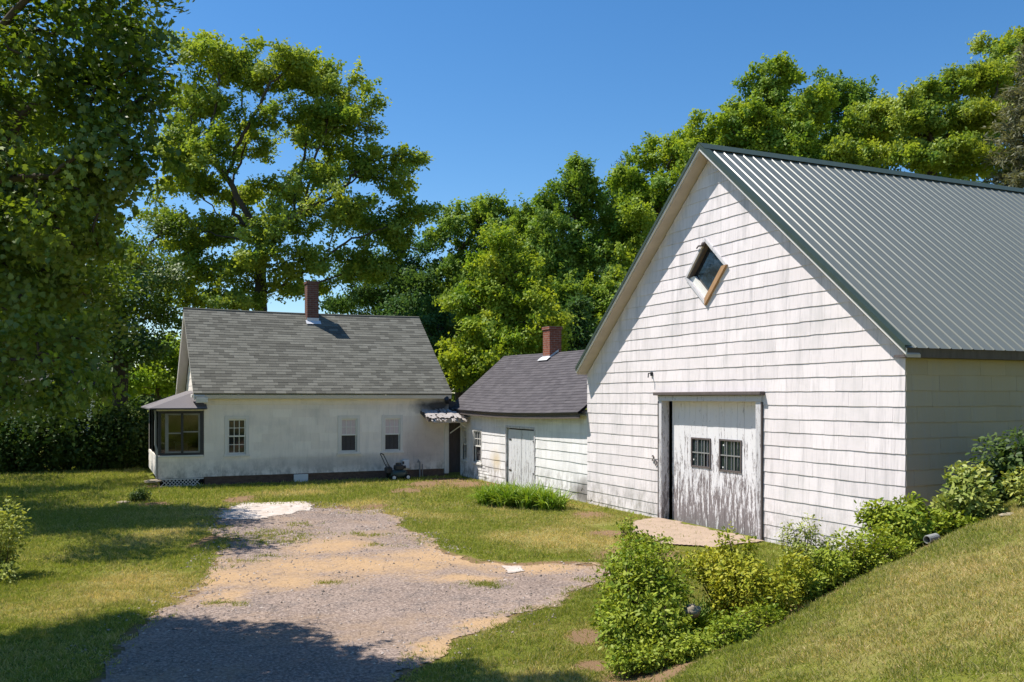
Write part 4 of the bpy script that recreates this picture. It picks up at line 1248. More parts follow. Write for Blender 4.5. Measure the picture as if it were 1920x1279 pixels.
    pd = MB(); pd.box(1.46, 3.08, 29.37, 29.385, 2.375, 2.412); pd.build('drip_edge', M['darkmetal'], root)
    la = MB()
    for i in range(12):
        x = 1.78 + i * .105
        for s in (1, -1):
            xa, xb = x, x + s * .19
            if 1.75 < xb < 3.02: la.beam((xa, Y0 + .01 + .004 * s, .02), (xb, Y0 + .01 + .004 * s, .21), .020, .006, (0, 1, 0))
    la.beam((1.74, Y0, .225), (3.03, Y0, .225), .03, .02, (0, 1, 0)); la.beam((1.74, Y0, .015), (3.03, Y0, .015), .03, .02, (0, 1, 0))
    la.build('lattice', M['trim'], po)
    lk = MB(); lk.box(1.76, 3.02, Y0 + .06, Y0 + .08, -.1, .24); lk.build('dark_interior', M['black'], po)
    ds = MB(); ds.tube([(1.60, 29.55, 2.36), (1.62, 29.6, 2.2), (1.62, 29.62, 1.3), (1.66, 29.6, 1.15), (1.66, 29.6, .1)], .032, 7); ds.build('downspout', M['pipe'], root)
farmhouse()

# ------------------------------------------------------------ small things
def lawn_mower():
    c = np.array([9.12, 29.05, 0.0])
    root = empty('lawn_mower', c, 'dark green push mower with white wheel hubs parked against the house wall', 'lawn mower')
    z = float(height(c[0], c[1]))
    def P(x, y, h): return (c[0] + x, c[1] + y, z + h)
    d = MB()
    rings = []
    for h, s in ((.10, .96), (.14, 1.0), (.26, 1.0), (.32, .86)):
        rings.append([P(.30 * s * math.copysign(abs(math.cos(a)) ** .6, math.cos(a)), .24 * s * math.copysign(abs(math.sin(a)) ** .6, math.sin(a)), h) for a in np.linspace(0, 6.283, 20, endpoint=False)])
    d.grid(rings); d.build('deck', M['mowergreen'], root, True)
    e = MB(); e.bbox(c[0] - .12, c[0] + .17, c[1] - .13, c[1] + .13, z + .32, z + .50, .03); e.tube([P(.02, 0, .5), P(.02, 0, .56)], .10, 14); e.tube([P(.18, -.02, .42), P(.26, -.02, .42)], .05, 8); e.tube([P(.2, .05, .5), P(.2, .05, .6)], .035, 8)
    e.build('engine', M['darkmetal'], root)
    hb = MB()
    for s in (-.2, .2):
        hb.tube([P(-.24, s, .24), P(-.40, s, .55), P(-.55, s * .9, .86)], .014, 6)
    hb.tube([P(-.55, -.18, .86), P(-.57, 0, .89), P(-.55, .18, .86)], .02, 6); hb.tube([P(-.36, -.2, .5), P(-.36, .2, .5)], .012, 6)
    hb.build('handle', M['darkmetal'], root)
    bg = MB(); bg.bbox(c[0] - .44, c[0] - .22, c[1] - .15, c[1] + .15, z + .2, z + .45, .05); bg.build('grass_bag', M['darkmetal'], root)
    for x in (-.22, .26):
        for y in (-.27, .27):
            w = MB(); w.tube([P(x, y - .025, .10), P(x, y + .025, .10)], .10, 16); wo = w.build('wheel', M['tyre'], root)
            h = MB(); sy = -1 if y < 0 else 1
            h.tube([P(x, y + .02 * sy, .10), P(x, y + .036 * sy, .10)], .058, 14); h.build('hub', M['white'], wo)
lawn_mower()

def neighbour():
    c = at(60, HY, 66); c[2] = 0
    root = empty('neighbouring_house', c, 'white neighbouring house glimpsed through leaves at the far left', 'house')
    x0, x1, y0, y1 = c[0] - 4.5, c[0] + 4.2, c[1], c[1] + 7
    w = MB(); w.box(x0, x1, y0, y1, 0, 3.0); ym = (y0 + y1) / 2
    w.poly([(x0, y0, 3), (x0, y1, 3), (x0, ym, 5.6)]); w.poly([(x1, y0, 3), (x1, y1, 3), (x1, ym, 5.6)]); w.build('wall', M['house'], root)
    r = MB(); r.grid([[(x0 - .3, y0 - .35, 2.85), (x1 + .3, y0 - .35, 2.85), (x1 + .3, ym, 5.75), (x0 - .3, ym, 5.75)], [(x0 - .3, y0 - .35, 2.75), (x1 + .3, y0 - .35, 2.75), (x1 + .3, ym, 5.6), (x0 - .3, ym, 5.6)]])
    r.poly([(x0 - .3, ym, 5.75), (x1 + .3, ym, 5.75), (x1 + .3, y1 + .3, 2.85), (x0 - .3, y1 + .3, 2.85)]); r.build('roof', M['roof'], root)
    for x in (-3.2, -.4, 2.4):
        f = MB(); f.bbox(c[0] + x - .5, c[0] + x + .5, y0 - .05, y0 - .002, .9, 2.4, .01); fo = f.build('window', M['trim'], root)
        p = MB(); p.box(c[0] + x - .4, c[0] + x + .4, y0 - .07, y0 - .052, 1.0, 2.3); p.build('pane', M['glass'], fo)
neighbour()

def drain_pipe():
    a = at(1738, 1016, 11.35); b = at(1768, 1012, 11.55)
    d = np.array(b) - a; d[2] = .02; d = unit(d); a[2] = float(height(a[0], a[1])) + .07
    root = empty('drain_pipe', a, 'grey corrugated drain pipe end poking from the bank beside the leafy shrubs', 'pipe')
    mb = MB(); pts = []; rr = []
    for i in range(13):
        pts.append(a + d * .018 * i); rr.append(.05 + .006 * (i % 2))
    k = 14; ref = np.array([0, 0, 1.0]); s = np.cross(d, ref); u = np.cross(s, d)
    outer = [[p + (s * math.cos(q) + u * math.sin(q)) * r for q in np.linspace(0, 6.283, k, endpoint=False)] for p, r in zip(pts, rr)]
    inner = [[p + (s * math.cos(q) + u * math.sin(q)) * .043 for q in np.linspace(0, 6.283, k, endpoint=False)] for p in (pts[0], pts[-1])]
    mb.grid([inner[1], inner[0]] + outer, cap=False); mb.build('pipe_wall', M['pipe'], root)
    ib = MB(); ib.grid([[p + (s * math.cos(q) + u * math.sin(q)) * .042 for q in np.linspace(0, 6.283, k, endpoint=False)] for p in (a + d * .1, a + d * .12)]); ib.build('dark_bore', M['black'], root)
drain_pipe()

def rock(name, label, px, py, fwd, r, mat, cat='rock', seed=1):
    c = at(px, py, fwd)
    mb = MB(); mb.blob(c, r, seg=12, noise=.2, seed=seed)
    o = mb.build(name, M[mat], None, True); tag(o, label, cat)
    o.data.transform(__import__('mathutils').Matrix.Translation(Vector(-c))); o.location = Vector(c)
rock('garden_rock', 'lichen grey rock half hidden among the bank shrubs in front of the barn door', 1297, 1146, 9.45, (.10, .08, .065), 'stone', seed=4)
rock('pale_stone', 'flat pale stone at the top of the bank near the right edge', 1893, 966, 11.7, (.16, .08, .03), 'stone', 'stone', 5)
rock('stepping_stone', 'flat dark stone lying at the porch corner', 286, 903, 27.4, (.25, .2, .06), 'stone', 'stone', 6)
rock('planter_rock', 'flat pale stone beside the small round shrub on the lawn', 232, 943, 23.6, (.2, .15, .05), 'stone', 'stone', 7)
# ------------------------------------------------------------ trees
M['maple'] = m_leaf('maple leaf', (.050, .120, .008), (.175, .265, .018), .42, .045)
M['hero'] = m_leaf('oak leaf', (.130, .250, .022), (.360, .460, .045), .42, .02)
M['mid'] = m_leaf('green leaf', (.095, .215, .024), (.250, .380, .042), .4, .015)
M['bluish'] = m_leaf('deep green leaf', (.045, .130, .028), (.125, .225, .042), .38, .015)
M['yellow'] = m_leaf('yellow green leaf', (.150, .290, .020), (.370, .470, .034), .42, .015)
M['lime'] = m_leaf('lime leaf', (.125, .255, .020), (.335, .455, .036), .42, .015)
M['needle'] = m_leaf('pine needle', (.045, .090, .035), (.110, .150, .058), .25, .015)
M['olive'] = m_leaf('olive needle', (.120, .145, .055), (.220, .240, .095), .3, .015)
M['hedge'] = m_leaf('hedge leaf', (.035, .085, .012), (.100, .165, .024), .36, .02)
M['shrub'] = m_leaf('shrub leaf', (.100, .190, .010), (.330, .410, .030), .28, .012)
M['shruby'] = m_leaf('golden shrub leaf', (.150, .230, .012), (.420, .440, .030), .28, .012)
M['shrubp'] = m_leaf('pale shrub leaf', (.170, .260, .030), (.380, .440, .070), .30, .02)
M['straps'] = m_leaf('strap leaf', (.090, .210, .012), (.260, .380, .028), .34, .02)

# near maple on the left, mostly out of frame
f = 9.6
tree('maple_tree', 'near maple whose dark leafy boughs fill the upper left corner', 'tree', -420, 9.8, 120, [
    L(-330, 150, 10, 2.0), L(60, 60, f, .95, 1, .6), L(225, 40, 9.3, .72, .7, .6), L(215, 215, 9.4, .62, .8, .6), L(120, 320, 9.7, .95, 1, .5), L(160, 440, 9.3, .58, .7, .55), L(30, 560, 10, .85, 1.0, .8),
    L(110, 640, 9.6, .55, .7, .42), L(-60, 690, 10, .8), L(20, 735, 9.8, .5, .6, .32), L(-250, 480, 10, 1.8), L(-40, 200, 10.4, 1.2), L(60, 430, 10.3, .9), L(250, 120, 9.6, .6, .8, .6), L(120, 160, 10, .9), L(40, 760, 9.3, .35, .5, .22), L(150, 745, 9.2, .3, .5, .2), L(180, 330, 9.8, .6), L(-500, 0, 9.8, 2.2),
    L(-150, 350, 10.3, 1.2), L(290, -60, 9.4, .6, .6, .5)],
    100000, .066, M['maple'], .24, 21, SH_MAPLE, 1300, .28, .14, updir=.75, rmin=.006, extra=.4, up_spray=-.35)

# second maple further back on the left
tree('maple_tree', 'shady maple on the left lawn between the near boughs and the hedge', 'tree', -190, 22, 560, [
    L(-300, 330, 22, 3.0), L(60, 480, 21, 2.1), L(165, 560, 21.5, 1.0), L(190, 470, 37, 1.6), L(20, 660, 21, 1.5, 1.6, 1.0), L(130, 690, 20.5, 1.0, 1.2, .7), L(-150, 620, 21, 2.2), L(60, 600, 22, 1.6), L(120, 740, 20.5, .9, .9, .5), L(-20, 400, 22, 1.6), L(-110, 350, 17, 1.1), L(-20, 430, 18, .9), L(50, 300, 18, .8), L(-60, 745, 20.5, 1.0, 1, .45), L(110, 755, 20.5, .6, .8, .3)],
    58000, .10, M['maple'], .22, 22, SH_MAPLE, 700, .5, .30, updir=.7, extra=.4, up_spray=-.2)
# trees out of the frame on the left that shade the lawn
tree('maple_tree', 'tall maple at the far left frame edge shading the lawn', 'tree', -340, 26, 400, [
    L(-320, 380, 26, 3.4), L(-160, 560, 27, 2.4), L(-420, 600, 26, 2.6), L(-60, 420, 29, 2.4), L(-120, 660, 30, 2.0)],
    20000, .14, M['maple'], .3, 23, SH_DIAMOND, 450, .6, .36)

def sky_block_tree(lab, x, y, h, r, seed):  # tree added out of view to block sky light on the barn side wall
    z = float(height(x, y)); c = np.array([x, y, z])
    R = np.random.default_rng(seed)
    lob = [(c + np.array([R.normal() * r * .45, R.normal() * r * .45, h * (.25 + .65 * R.random())]), np.array([r * .55, r * .55, r * .5])) for _ in range(10)]
    root = empty('leafy_tree', c, lab, 'tree', 'unseen trees added to block sky light on the barn side wall')
    nodes, par = colonize(c - np.array([0, 0, .1]), c + np.array([0, 0, h * .5]), lob, 300, R, .7, .8)
    mb = MB(); skeleton_mesh(mb, nodes, par, .25); mb.build('trunk', M['bark'], root, smooth=True)
    P, d, _ = in_lobes(lob, 14000, R, .5)
    leaf_mesh('crown', P, d * .5 + SUN * .5 + R.normal(size=P.shape) * .5, .22 * (.7 + .6 * R.random(len(P))), SH_DIAMOND, M['mid'], root, R=R)
sky_block_tree('added unseen sky blocking tree south of the barn nearest the barn corner', 20.5, 1.5, 9, 3.6, 201)
sky_block_tree('added unseen sky blocking tree south of the barn beside the taller one', 27, 3.0, 10, 3.8, 202)
sky_block_tree('added unseen sky blocking tree south of the barn farthest from the yard', 25, -5, 12, 4.2, 203)
sky_block_tree('added unseen sky blocking tree south of the barn behind the bank', 17, -4.5, 9, 3.6, 204)

# big tree behind the house
f = 42
tree('oak_tree', 'tall spreading tree rising directly behind the farmhouse, limbs showing against the sky', 'tree', 488, f, 440, [
    L(430, 120, f, 2.1, 2.2, 1.6), L(530, 135, f, 1.9, 2, 1.4), L(610, 165, f, 1.7, 2, 1.4), L(665, 215, f - 1, 1.6, 1.8, 1.2), L(695, 315, f, 1.5, 1.8, 1.0), L(735, 345, f, 1.0, 1.2, .8), L(760, 395, f, 1.45, 1.2, .5), L(700, 420, f + 1, 1.7, 1.7, .9),
    L(370, 190, f, 1.7, 1.9, 1.5), L(340, 260, f - 1, 1.6, 1.6, 1.4), L(345, 350, f, 1.7, 1.8, 1.1), L(400, 300, f - 2, 1.2, 1.4, 1.2), L(470, 260, f + 2, 1.5, 1.5, 1.0), L(590, 330, f - 2, 1.3, 1.4, .9), L(640, 400, f - 2, 1.6, 1.6, 1.0), L(560, 420, f + 2, 1.5, 1.6, .9),
    L(420, 430, f + 1, 1.4, 1.6, 1.0), L(345, 455, f, 1.8, 1.7, .9), L(400, 520, f, 1.9, 1.8, .8), L(560, 500, f - 1.5, 1.6, 1.7, .7), L(650, 480, f, 1.6, 1.7, .8), L(540, 550, f, 1.0, 1.2, .6), L(440, 560, f - 2, 1.5, 1.4, .6), L(600, 545, f + 3, 1.4, 1.3, .5), L(500, 470, f - 3, 1.3, 1.2, .7), L(380, 570, f + 2, 1.5, 1.3, .5), L(790, 398, f, 1.0, .8, .35), L(765, 300, f, .8, .8, .5), L(745, 440, f, 1.2, 1.1, .5), L(310, 420, f - 1, 1.2, 1.2, .9), L(450, 370, f + 3, 1.4, 1.5, 1.0), L(580, 250, f + 2, 1.4, 1.4, 1.0), L(605, 245, f - 1, 1.1, 1.0, .9), L(590, 215, f, 1.0, 1.0, .8), L(540, 360, f + 3, 1.3, 1.2, .9), L(620, 310, f + 3, 1.4, 1.4, 1.0), L(500, 220, f - 1, 1.5, 1.5, 1.0), L(470, 430, f - 3, 1.2, 1.2, .8), L(480, 500, f - 2.5, 1.3, 1.2, .7), L(330, 540, f + 1, 1.8, 1.6, .9), L(700, 500, f + 1, 1.5, 1.5, .8)],
    125000, .155, M['hero'], .30, 31, SH_DIAMOND, 3200, .45, .19, updir=.6, rmin=.010, extra=.34, tufts=9)

# dark trees around it
tree('leafy_tree', 'dark bluish green tree behind the right end of the grey shingle roof', 'tree', 735, 50, 500, [
    L(735, 520, 50, 2.1), L(790, 500, 50, 1.7), L(690, 560, 49, 1.8), L(770, 575, 49, 2.2), L(810, 590, 48, 2.0), L(640, 575, 50, 1.2, 1.2, .7), L(780, 640, 46, 2.0), L(740, 470, 50, 1.2, 1.2, .8)],
    32000, .16, M['bluish'], .3, 32, natt=420, spread=.33, extra=.2)
tree('leafy_tree', 'dense shady tree behind the left end of the farmhouse', 'tree', 225, 37, 560, [
    L(240, 580, 37, 2.0), L(310, 560, 38, 1.4), L(170, 660, 36, 1.8), L(80, 590, 38, 2.6), L(270, 500, 39, 1.4), L(200, 470, 39, 1.6), L(300, 430, 40, 1.0, 1, .7), L(260, 650, 36, 1.3), L(10, 520, 38, 2.6), L(330, 600, 40, .9)],
    40000, .14, M['maple'], .3, 33, natt=520, spread=.34, extra=.2)
tree('leafy_tree', 'bright yellow green young tree beside the left gable of the farmhouse', 'tree', 296, 46, 690, [
    L(305, 680, 46, 1.1, 1.1, 1.0), L(325, 650, 47, .9), L(270, 705, 45, 1.2, 1.2, .9), L(325, 715, 46, .7, .9, .8), L(240, 730, 46, 1.0)],
    9000, .17, M['lime'], .14, 34, natt=200, step=.4, spread=.25)
for i, (px, fw, r, h, lab) in enumerate(((20, 33, 1.6, 2.2, 'dark hedge shrub at the far left of the lawn edge'), (95, 33.5, 1.5, 2.5, 'dark hedge shrub, second from the left along the lawn edge'),
                                    (165, 34, 1.4, 2.3, 'dark hedge shrub in the middle of the row along the lawn edge'), (220, 34.5, 1.2, 2.3, 'dark hedge shrub second nearest the glazed porch'),
                                    (268, 35.5, 1.0, 2.4, 'tall dark hedge shrub nearest the glazed porch'), (-70, 33, 1.5, 1.8, 'dark hedge shrub beyond the left frame edge'))):
    c = on_ground(px, fw)
    bush('hedge_shrub', lab, [(c + np.array([0, 0, h * .5]), np.array([r, 1.0, h * .55])), (c + np.array([.5, .3, h * .75]), np.array([r * .6, .7, h * .4]))], 8000, .13, M['hedge'], 40 + i, SH_DIAMOND * np.array([1, 1.1, 1]), 50, group='dark hedge shrubs along the left lawn edge', stem_r=.012, shell=.6)

# wooded slope behind the shed and the barn
GT = 'trees on the wooded slope behind the shed and barn'
T = [
 ('leafy_tree', 'broad green tree with a rounded crown left of the yellowish one', 862, 50, 470, [L(880, 450, 50, 2.2), L(850, 510, 50, 1.9), L(915, 410, 50, 1.6, 1.6, 1.2), L(960, 430, 50, 1.7), L(840, 570, 49, 2.2), L(930, 480, 49, 2.0), L(860, 640, 47, 2.0), L(900, 400, 50, 1.2, 1.2, .8)], 24000, .21, 'mid', 51),
 ('leafy_tree', 'yellow green maple glowing just above the dark shed roof', 935, 38, 560, [L(935, 500, 38, 1.4), L(900, 560, 38, 1.4), L(965, 570, 37.5, 1.5), L(925, 630, 37, 1.7), L(990, 640, 37, 1.4), L(880, 660, 37, 1.2), L(1000, 590, 38, 1.0), L(940, 455, 38.5, .8, .9, .6), L(860, 700, 37, 1.0), L(940, 690, 36, 1.2)], 26000, .17, 'yellow', 52),
 ('leafy_tree', 'tall full tree above the brick chimney of the shed', 1085, 46, 420, [L(1090, 345, 46, 1.1, 1.2, 1.2), L(1060, 390, 46, 1.5), L(1110, 400, 46, 1.3), L(1020, 400, 47, 1.4), L(1000, 440, 47, 1.5), L(1050, 460, 45, 1.7), L(1100, 480, 45, 1.5), L(1010, 520, 45, 1.7), L(1080, 560, 44, 1.8), L(1020, 600, 43, 1.5), L(1120, 620, 43, 1.3), L(1080, 315, 46, .6, .6, .6)], 34000, .19, 'mid', 53),
 ('leafy_tree', 'deep green tree in the shade between the chimney tree and the barn roof', 1150, 54, 480, [L(1140, 470, 54, 1.8), L(1150, 400, 54, 1.5), L(1140, 560, 52, 2.0), L(1110, 640, 50, 1.8), L(1165, 350, 54, 1.0, 1, .9)], 14000, .22, 'bluish', 54),
 ('leafy_tree', 'bright green tree rising along the left slope of the barn gable', 1235, 47, 420, [L(1240, 300, 47, 1.5), L(1285, 275, 47, 1.4), L(1200, 350, 47, 1.4), L(1250, 360, 46, 2.0), L(1190, 430, 46, 1.6), L(1310, 290, 47, 1.6), L(1180, 520, 44, 1.6), L(1230, 460, 45, 2.0), L(1150, 600, 42, 1.2), L(1140, 560, 43, 1.2), L(1220, 270, 48, .7, .7, .6)], 34000, .19, 'lime', 55),
 ('leafy_tree', 'tall tree with several pointed tops behind the barn ridge', 1460, 46, 260, [L(1462, 150, 46, 1.0, 1.1, 1.0), L(1420, 190, 46, 1.3), L(1390, 240, 46, 1.5), L(1475, 220, 45.5, 1.8), L(1350, 270, 46, 1.3), L(1430, 300, 45, 2.0), L(1330, 310, 45, 1.3), L(1500, 300, 44, 1.8), L(1465, 120, 46, .4, .4, .6), L(1427, 140, 46, .3, .3, .5), L(1530, 210, 46, 1.2, 1.2, 1.4)], 34000, .19, 'lime', 56),
 ('leafy_tree', 'green tree with thin upright twigs behind the middle of the barn ridge', 1570, 50, 300, [L(1560, 200, 50, 1.2, 1.2, 1.4), L(1600, 190, 50, 1.1, 1.1, 1.2), L(1540, 150, 50, .35, .35, .9), L(1563, 150, 50, .35, .35, .9), L(1600, 165, 50, .35, .35, .8), L(1628, 185, 50, .5, .5, .8), L(1590, 260, 49, 2.0), L(1640, 260, 50, 1.4), L(1530, 270, 49, 1.5)], 16000, .19, 'mid', 57),
 ('leafy_tree', 'layered yellow green maple behind the right part of the barn roof', 1745, 44, 270, [L(1680, 200, 44, 1.3, 1.4, .7), L(1740, 180, 44, 1.3, 1.4, .7), L(1800, 155, 44, 1.5, 1.5, .8), L(1850, 150, 44, 1.1, 1.2, .8), L(1640, 240, 44, 1.3, 1.4, .7), L(1720, 235, 43, 1.5, 1.5, .7), L(1790, 220, 43, 1.5, 1.5, .7), L(1620, 290, 43, 1.3, 1.4, .7), L(1700, 295, 42, 1.6, 1.6, .7), L(1780, 290, 42, 1.5, 1.5, .7), L(1850, 220, 43, 1.3, 1.4, .8), L(1840, 300, 42, 1.4, 1.4, .8), L(1630, 210, 45, .8, .9, .6)], 34000, .18, 'hero', 58),
 ('leafy_tree', 'highest tree at the upper right corner with a rounded top', 1905, 48, 180, [L(1890, 95, 48, 1.3), L(1930, 80, 48, 1.5), L(1880, 150, 47, 1.4), L(1960, 150, 47, 2.2), L(1900, 210, 47, 1.6), L(2000, 80, 48, 1.6)], 16000, .2, 'hero', 59),
 ('leafy_tree', 'low dark tree filling the gap beside the farmhouse gable', 835, 42, 640, [L(830, 640, 42, 1.4), L(850, 700, 41, 1.2), L(815, 610, 43, 1.2), L(835, 680, 40, 1.2)], 9000, .17, 'bluish', 60),
 ('leafy_tree', 'far dark green wood closing the gaps between the crowns above the barn ridge', 1660, 58, 300, [L(1660, 300, 58, 2.4), L(1560, 310, 58, 2.2), L(1760, 290, 58, 2.4), L(1860, 250, 58, 2.4), L(1400, 290, 58, 2.2), L(1300, 330, 58, 2.2)], 16000, .26, 'bluish', 61),
 ('leafy_tree', 'far dark green wood closing the gaps between the crowns above the shed', 1000, 62, 500, [L(1000, 480, 62, 2.6), L(1060, 520, 62, 3.0), L(920, 520, 62, 2.6), L(1160, 480, 62, 2.6), L(980, 610, 60, 3.0), L(880, 600, 60, 2.4), L(1100, 620, 60, 3.0)], 16000, .28, 'bluish', 62),
]
for nm, lab, px, fw, top, lobes, nl, lf, mt, sd in T:
    if sd in (61, 62):          # far wood that reads as one mass between the nearer crowns
        R = np.random.default_rng(sd)
        lob = [(c + R.normal(size=3) * r * .5, r * (.3 + .3 * R.random())) for c, r in lobes for _ in range(9)]
        P, d, ci = in_lobes(lob, nl * 2, R, .5)
        C = R.normal(size=(900, 3))[R.integers(0, 900, len(P))]
        leaf_o = leaf_mesh('woods', P, d * .4 + SUN * .4 + C * .6, lf * (.6 + .6 * R.random(len(P))), SH_DIAMOND, M[mt], None, None, None, R)
        tag(leaf_o, lab, 'woods', kind='stuff')
        continue
    tree(nm, lab, 'tree', px, fw, top, lobes, int(nl * 1.7), lf * .82, M[mt], .28, sd, natt=1500, step=.45, spread=.19, group=GT, extra=.5)
conifer('pine_tree', 'grey olive pine cut off by the right frame edge above the roof', 1930, 40, 90, 420, 2.3, 16000, M['olive'], 71)
conifer('pine_tree', 'dark pine tip poking up beside the bright tree left of the barn gable', 1165, 58, 300, 640, 2.4, 7000, M['needle'], 72)
conifer('spruce_tree', 'small dark spruce beside the brick chimney under the barn rake', 1085, 40, 560, 740, 1.5, 8000, M['bluish'], 73)

def woods():
    R = np.random.default_rng(81)
    n = 26000
    px = R.random(n) * 2600 - 400
    fw = 72 + R.random(n) * 16
    tops = np.interp(px, [-400, 0, 250, 330, 620, 760, 860, 1000, 1200, 1500, 2200], [560, 610, 690, 700, 640, 600, 520, 500, 420, 350, 260])
    tops = tops + (vnoise(px, px * 0, 60) - .5) * 60
    py = tops + (R.random(n) ** .8) * (760 - tops)
    P = FW * fw[:, None] + RT * ((px - 960) / F * fw)[:, None] + np.array([0, 0, 1.0]) * (CZ + (HY - py) / F * fw)[:, None]
    P[:, 2] = np.maximum(P[:, 2], .3)
    N = -FW * .5 + np.array([0, 0, .6]) + R.normal(size=(n, 3)) * .6
    o = leaf_mesh('woods', P, N, .75 * (.5 + .9 * R.random(n)), SH_DIAMOND, M['hedge'], None, None, None, R)
    tag(o, 'distant belt of woodland closing the view behind the buildings', 'woods', kind='stuff')
woods()

# ------------------------------------------------------------ shrubs and flowers
GB = 'shrubs on the bank in front of the barn'
bush('leafy_shrub', 'dense round bright green shrub at the left tip of the bank', [L(1195, 1120, 9.4, .34, .35, .30), L(1175, 1180, 9.1, .28, .3, .25), L(1240, 1170, 9.1, .30, .3, .28), L(1190, 1060, 9.6, .22, .25, .26), L(1150, 1150, 9.4, .2, .25, .2), L(1260, 1100, 9.6, .2, .2, .18)], 9500, .054, M['shrub'], 91, SH_OVAL, 110, group=GB)
bush('leafy_shrub', 'low spreading small leaved shrub nearest the camera on the bank', [L(1200, 1235, 8.75, .28, .22, .12), L(1290, 1215, 8.8, .30, .22, .13), L(1370, 1185, 9.0, .28, .22, .13), L(1430, 1155, 9.3, .25, .2, .12), L(1160, 1245, 8.8, .12, .16, .1)], 9000, .045, M['shrub'], 92, SH_OVAL, 110, group=GB)
bush('leafy_shrub', 'golden green shrub with upright shoots in front of the barn door', [L(1390, 1090, 9.9, .34, .35, .30), L(1450, 1110, 9.7, .26, .3, .26), L(1345, 1065, 10.2, .22, .25, .24), L(1365, 1020, 10.2, .10, .12, .2), L(1405, 1030, 10.2, .09, .1, .18), L(1300, 1050, 10.4, .14, .14, .1), L(1490, 1070, 10.0, .2, .2, .2)], 11000, .052, M['shruby'], 93, SH_OVAL, 110, group=GB)
bush('leafy_shrub', 'wispy upright shrub with thin bare twigs right of the golden one', [L(1480, 1010, 10.8, .10, .12, .2), L(1515, 1000, 10.8, .09, .1, .26), L(1500, 1050, 10.6, .22, .22, .2), L(1545, 1030, 10.8, .12, .12, .14)], 3400, .042, M['shrubp'], 94, SH_OVAL, 46, group=GB)
bush('leafy_shrub', 'sprawling spiky shrub at the edge of the bare apron left of the golden one', [L(1195, 1020, 10.6, .18, .2, .14), L(1175, 985, 10.8, .07, .08, .14), L(1240, 1020, 10.6, .16, .16, .1), L(1160, 1060, 10.2, .12, .14, .16)], 2600, .045, M['shrub'], 95, SH_OVAL, 40, group=GB)
bush('leafy_shrub', 'low mat of small shrubs along the foot of the barn wall', [L(1560, 1065, 10.7, .34, .25, .13), L(1620, 1050, 10.9, .36, .25, .13), L(1670, 1030, 11.1, .3, .25, .14), L(1520, 1090, 10.3, .22, .2, .12)], 8000, .046, M['shrub'], 96, SH_OVAL, 70, group=GB)
bush('leafy_shrub', 'broad leaved shrub hiding the lower right corner of the barn gable', [L(1690, 985, 11.8, .34, .35, .24), L(1650, 965, 12.0, .2, .25, .18), L(1740, 985, 11.9, .32, .32, .22), L(1700, 950, 12.1, .2, .2, .14), L(1625, 975, 12, .14, .14, .08), L(1790, 985, 11.9, .28, .28, .18)], 8000, .075, M['shrub'], 97, SH_OVAL, 70, group=GB)
bush('leafy_shrub', 'pale leaved tall shrub beside the shaded barn side wall', [L(1815, 930, 12.1, .30, .3, .30), L(1800, 890, 12.3, .2, .2, .16), L(1845, 950, 12, .26, .26, .22), L(1775, 945, 12.2, .2, .2, .16), L(1835, 880, 12.3, .12, .12, .1)], 3600, .085, M['shrubp'], 98, SH_OVAL, 50, group=GB)
bush('leafy_shrub', 'dark shaded shrub growing against the barn side wall', [L(1865, 850, 13.4, .38, .25, .3), L(1910, 840, 13.5, .36, .25, .3), L(1890, 910, 13.2, .5, .3, .4), L(1960, 870, 13.3, .5, .3, .4)], 4200, .095, M['hedge'], 99, SH_OVAL, 50, group=GB)
bush('leafy_shrub', 'leafy shrub cut by the right frame edge at the top of the bank', [L(1915, 905, 12, .16, .2, .22), L(1955, 915, 12, .3, .3, .3)], 1800, .075, M['shrubp'], 100, SH_OVAL, 30, group=GB)
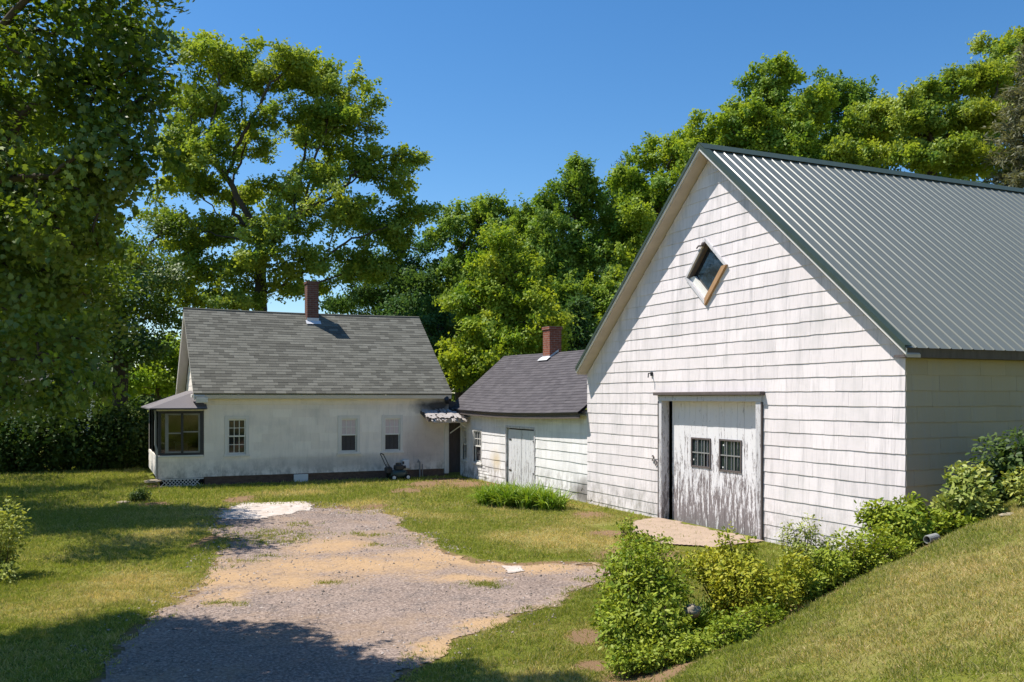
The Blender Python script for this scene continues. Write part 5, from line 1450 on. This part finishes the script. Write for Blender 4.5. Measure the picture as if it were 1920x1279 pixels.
bush('leafy_shrub', 'light green shrub cut by the left frame edge on the lawn', [L(5, 1000, 14, .42, .4, .42), L(20, 960, 14.2, .2, .22, .2), L(-40, 1040, 13.8, .45, .4, .4), L(10, 1080, 13.5, .22, .25, .2)], 4200, .062, M['shrubp'], 101, SH_OVAL, 60)
bush('leafy_shrub', 'mid green shrub filling the bank between the golden shrub and the broad leaved one', [L(1545, 1060, 10.5, .26, .26, .2), L(1590, 1025, 11.0, .26, .26, .2), L(1500, 1100, 10.1, .22, .22, .18), L(1640, 1010, 11.3, .24, .24, .18)], 4500, .054, M['shrub'], 103, SH_OVAL, 80, group=GB)
bush('leafy_shrub', 'tall loose green shrub behind the round one at the left tip of the bank', [L(1180, 1040, 10.2, .22, .24, .24), L(1225, 1060, 10.0, .26, .26, .26), L(1150, 1090, 9.8, .18, .2, .22), L(1275, 1075, 10.2, .2, .2, .2)], 3000, .05, M['shrub'], 104, SH_OVAL, 90, group=GB)
c = on_ground(266, 24)
bush('small_shrub', 'small round dark shrub alone on the left lawn', [(c + np.array([0, 0, .2]), np.array([.24, .24, .2])), (c + np.array([-.12, -.05, .12]), np.array([.2, .2, .13]))], 1500, .055, M['hedge'], 102, SH_OVAL, 30)
gp = lambda x, y: np.array([x, y, float(height(x, y))])
strap_clump('daylily_clump', 'long clump of strap leaved daylilies below the shed door', [(gp(9.2 + .12 * i, 21.2 - .15 * i + .2 * math.sin(i * 2.1)), .34) for i in range(9)] + [(gp(9.3 + .13 * i, 21.7 - .16 * i), .34) for i in range(8)], 2000, .66, M['straps'], 111, .021)
p1 = at(1290, 1112, 10.1); p2 = at(1255, 1095, 10.2); p3 = at(1320, 1105, 10.2)
strap_clump('daylily_clump', 'arching clump of strap leaves between the two big shrubs on the bank', [(gp(p1[0], p1[1]), .22), (gp(p2[0], p2[1]), .2), (gp(p3[0], p3[1]), .16)], 900, .52, M['straps'], 112, .011)
p1 = at(1560, 1040, 11); p2 = at(1610, 1030, 11.2); p3 = at(1660, 1010, 11.4)
strap_clump('grass_tussock', 'tall unmown grass along the foot of the barn gable', [(gp(p1[0], p1[1]), .3), (gp(p2[0], p2[1]), .3), (gp(p3[0], p3[1]), .3)], 1500, .34, M['straps'], 113, .006)
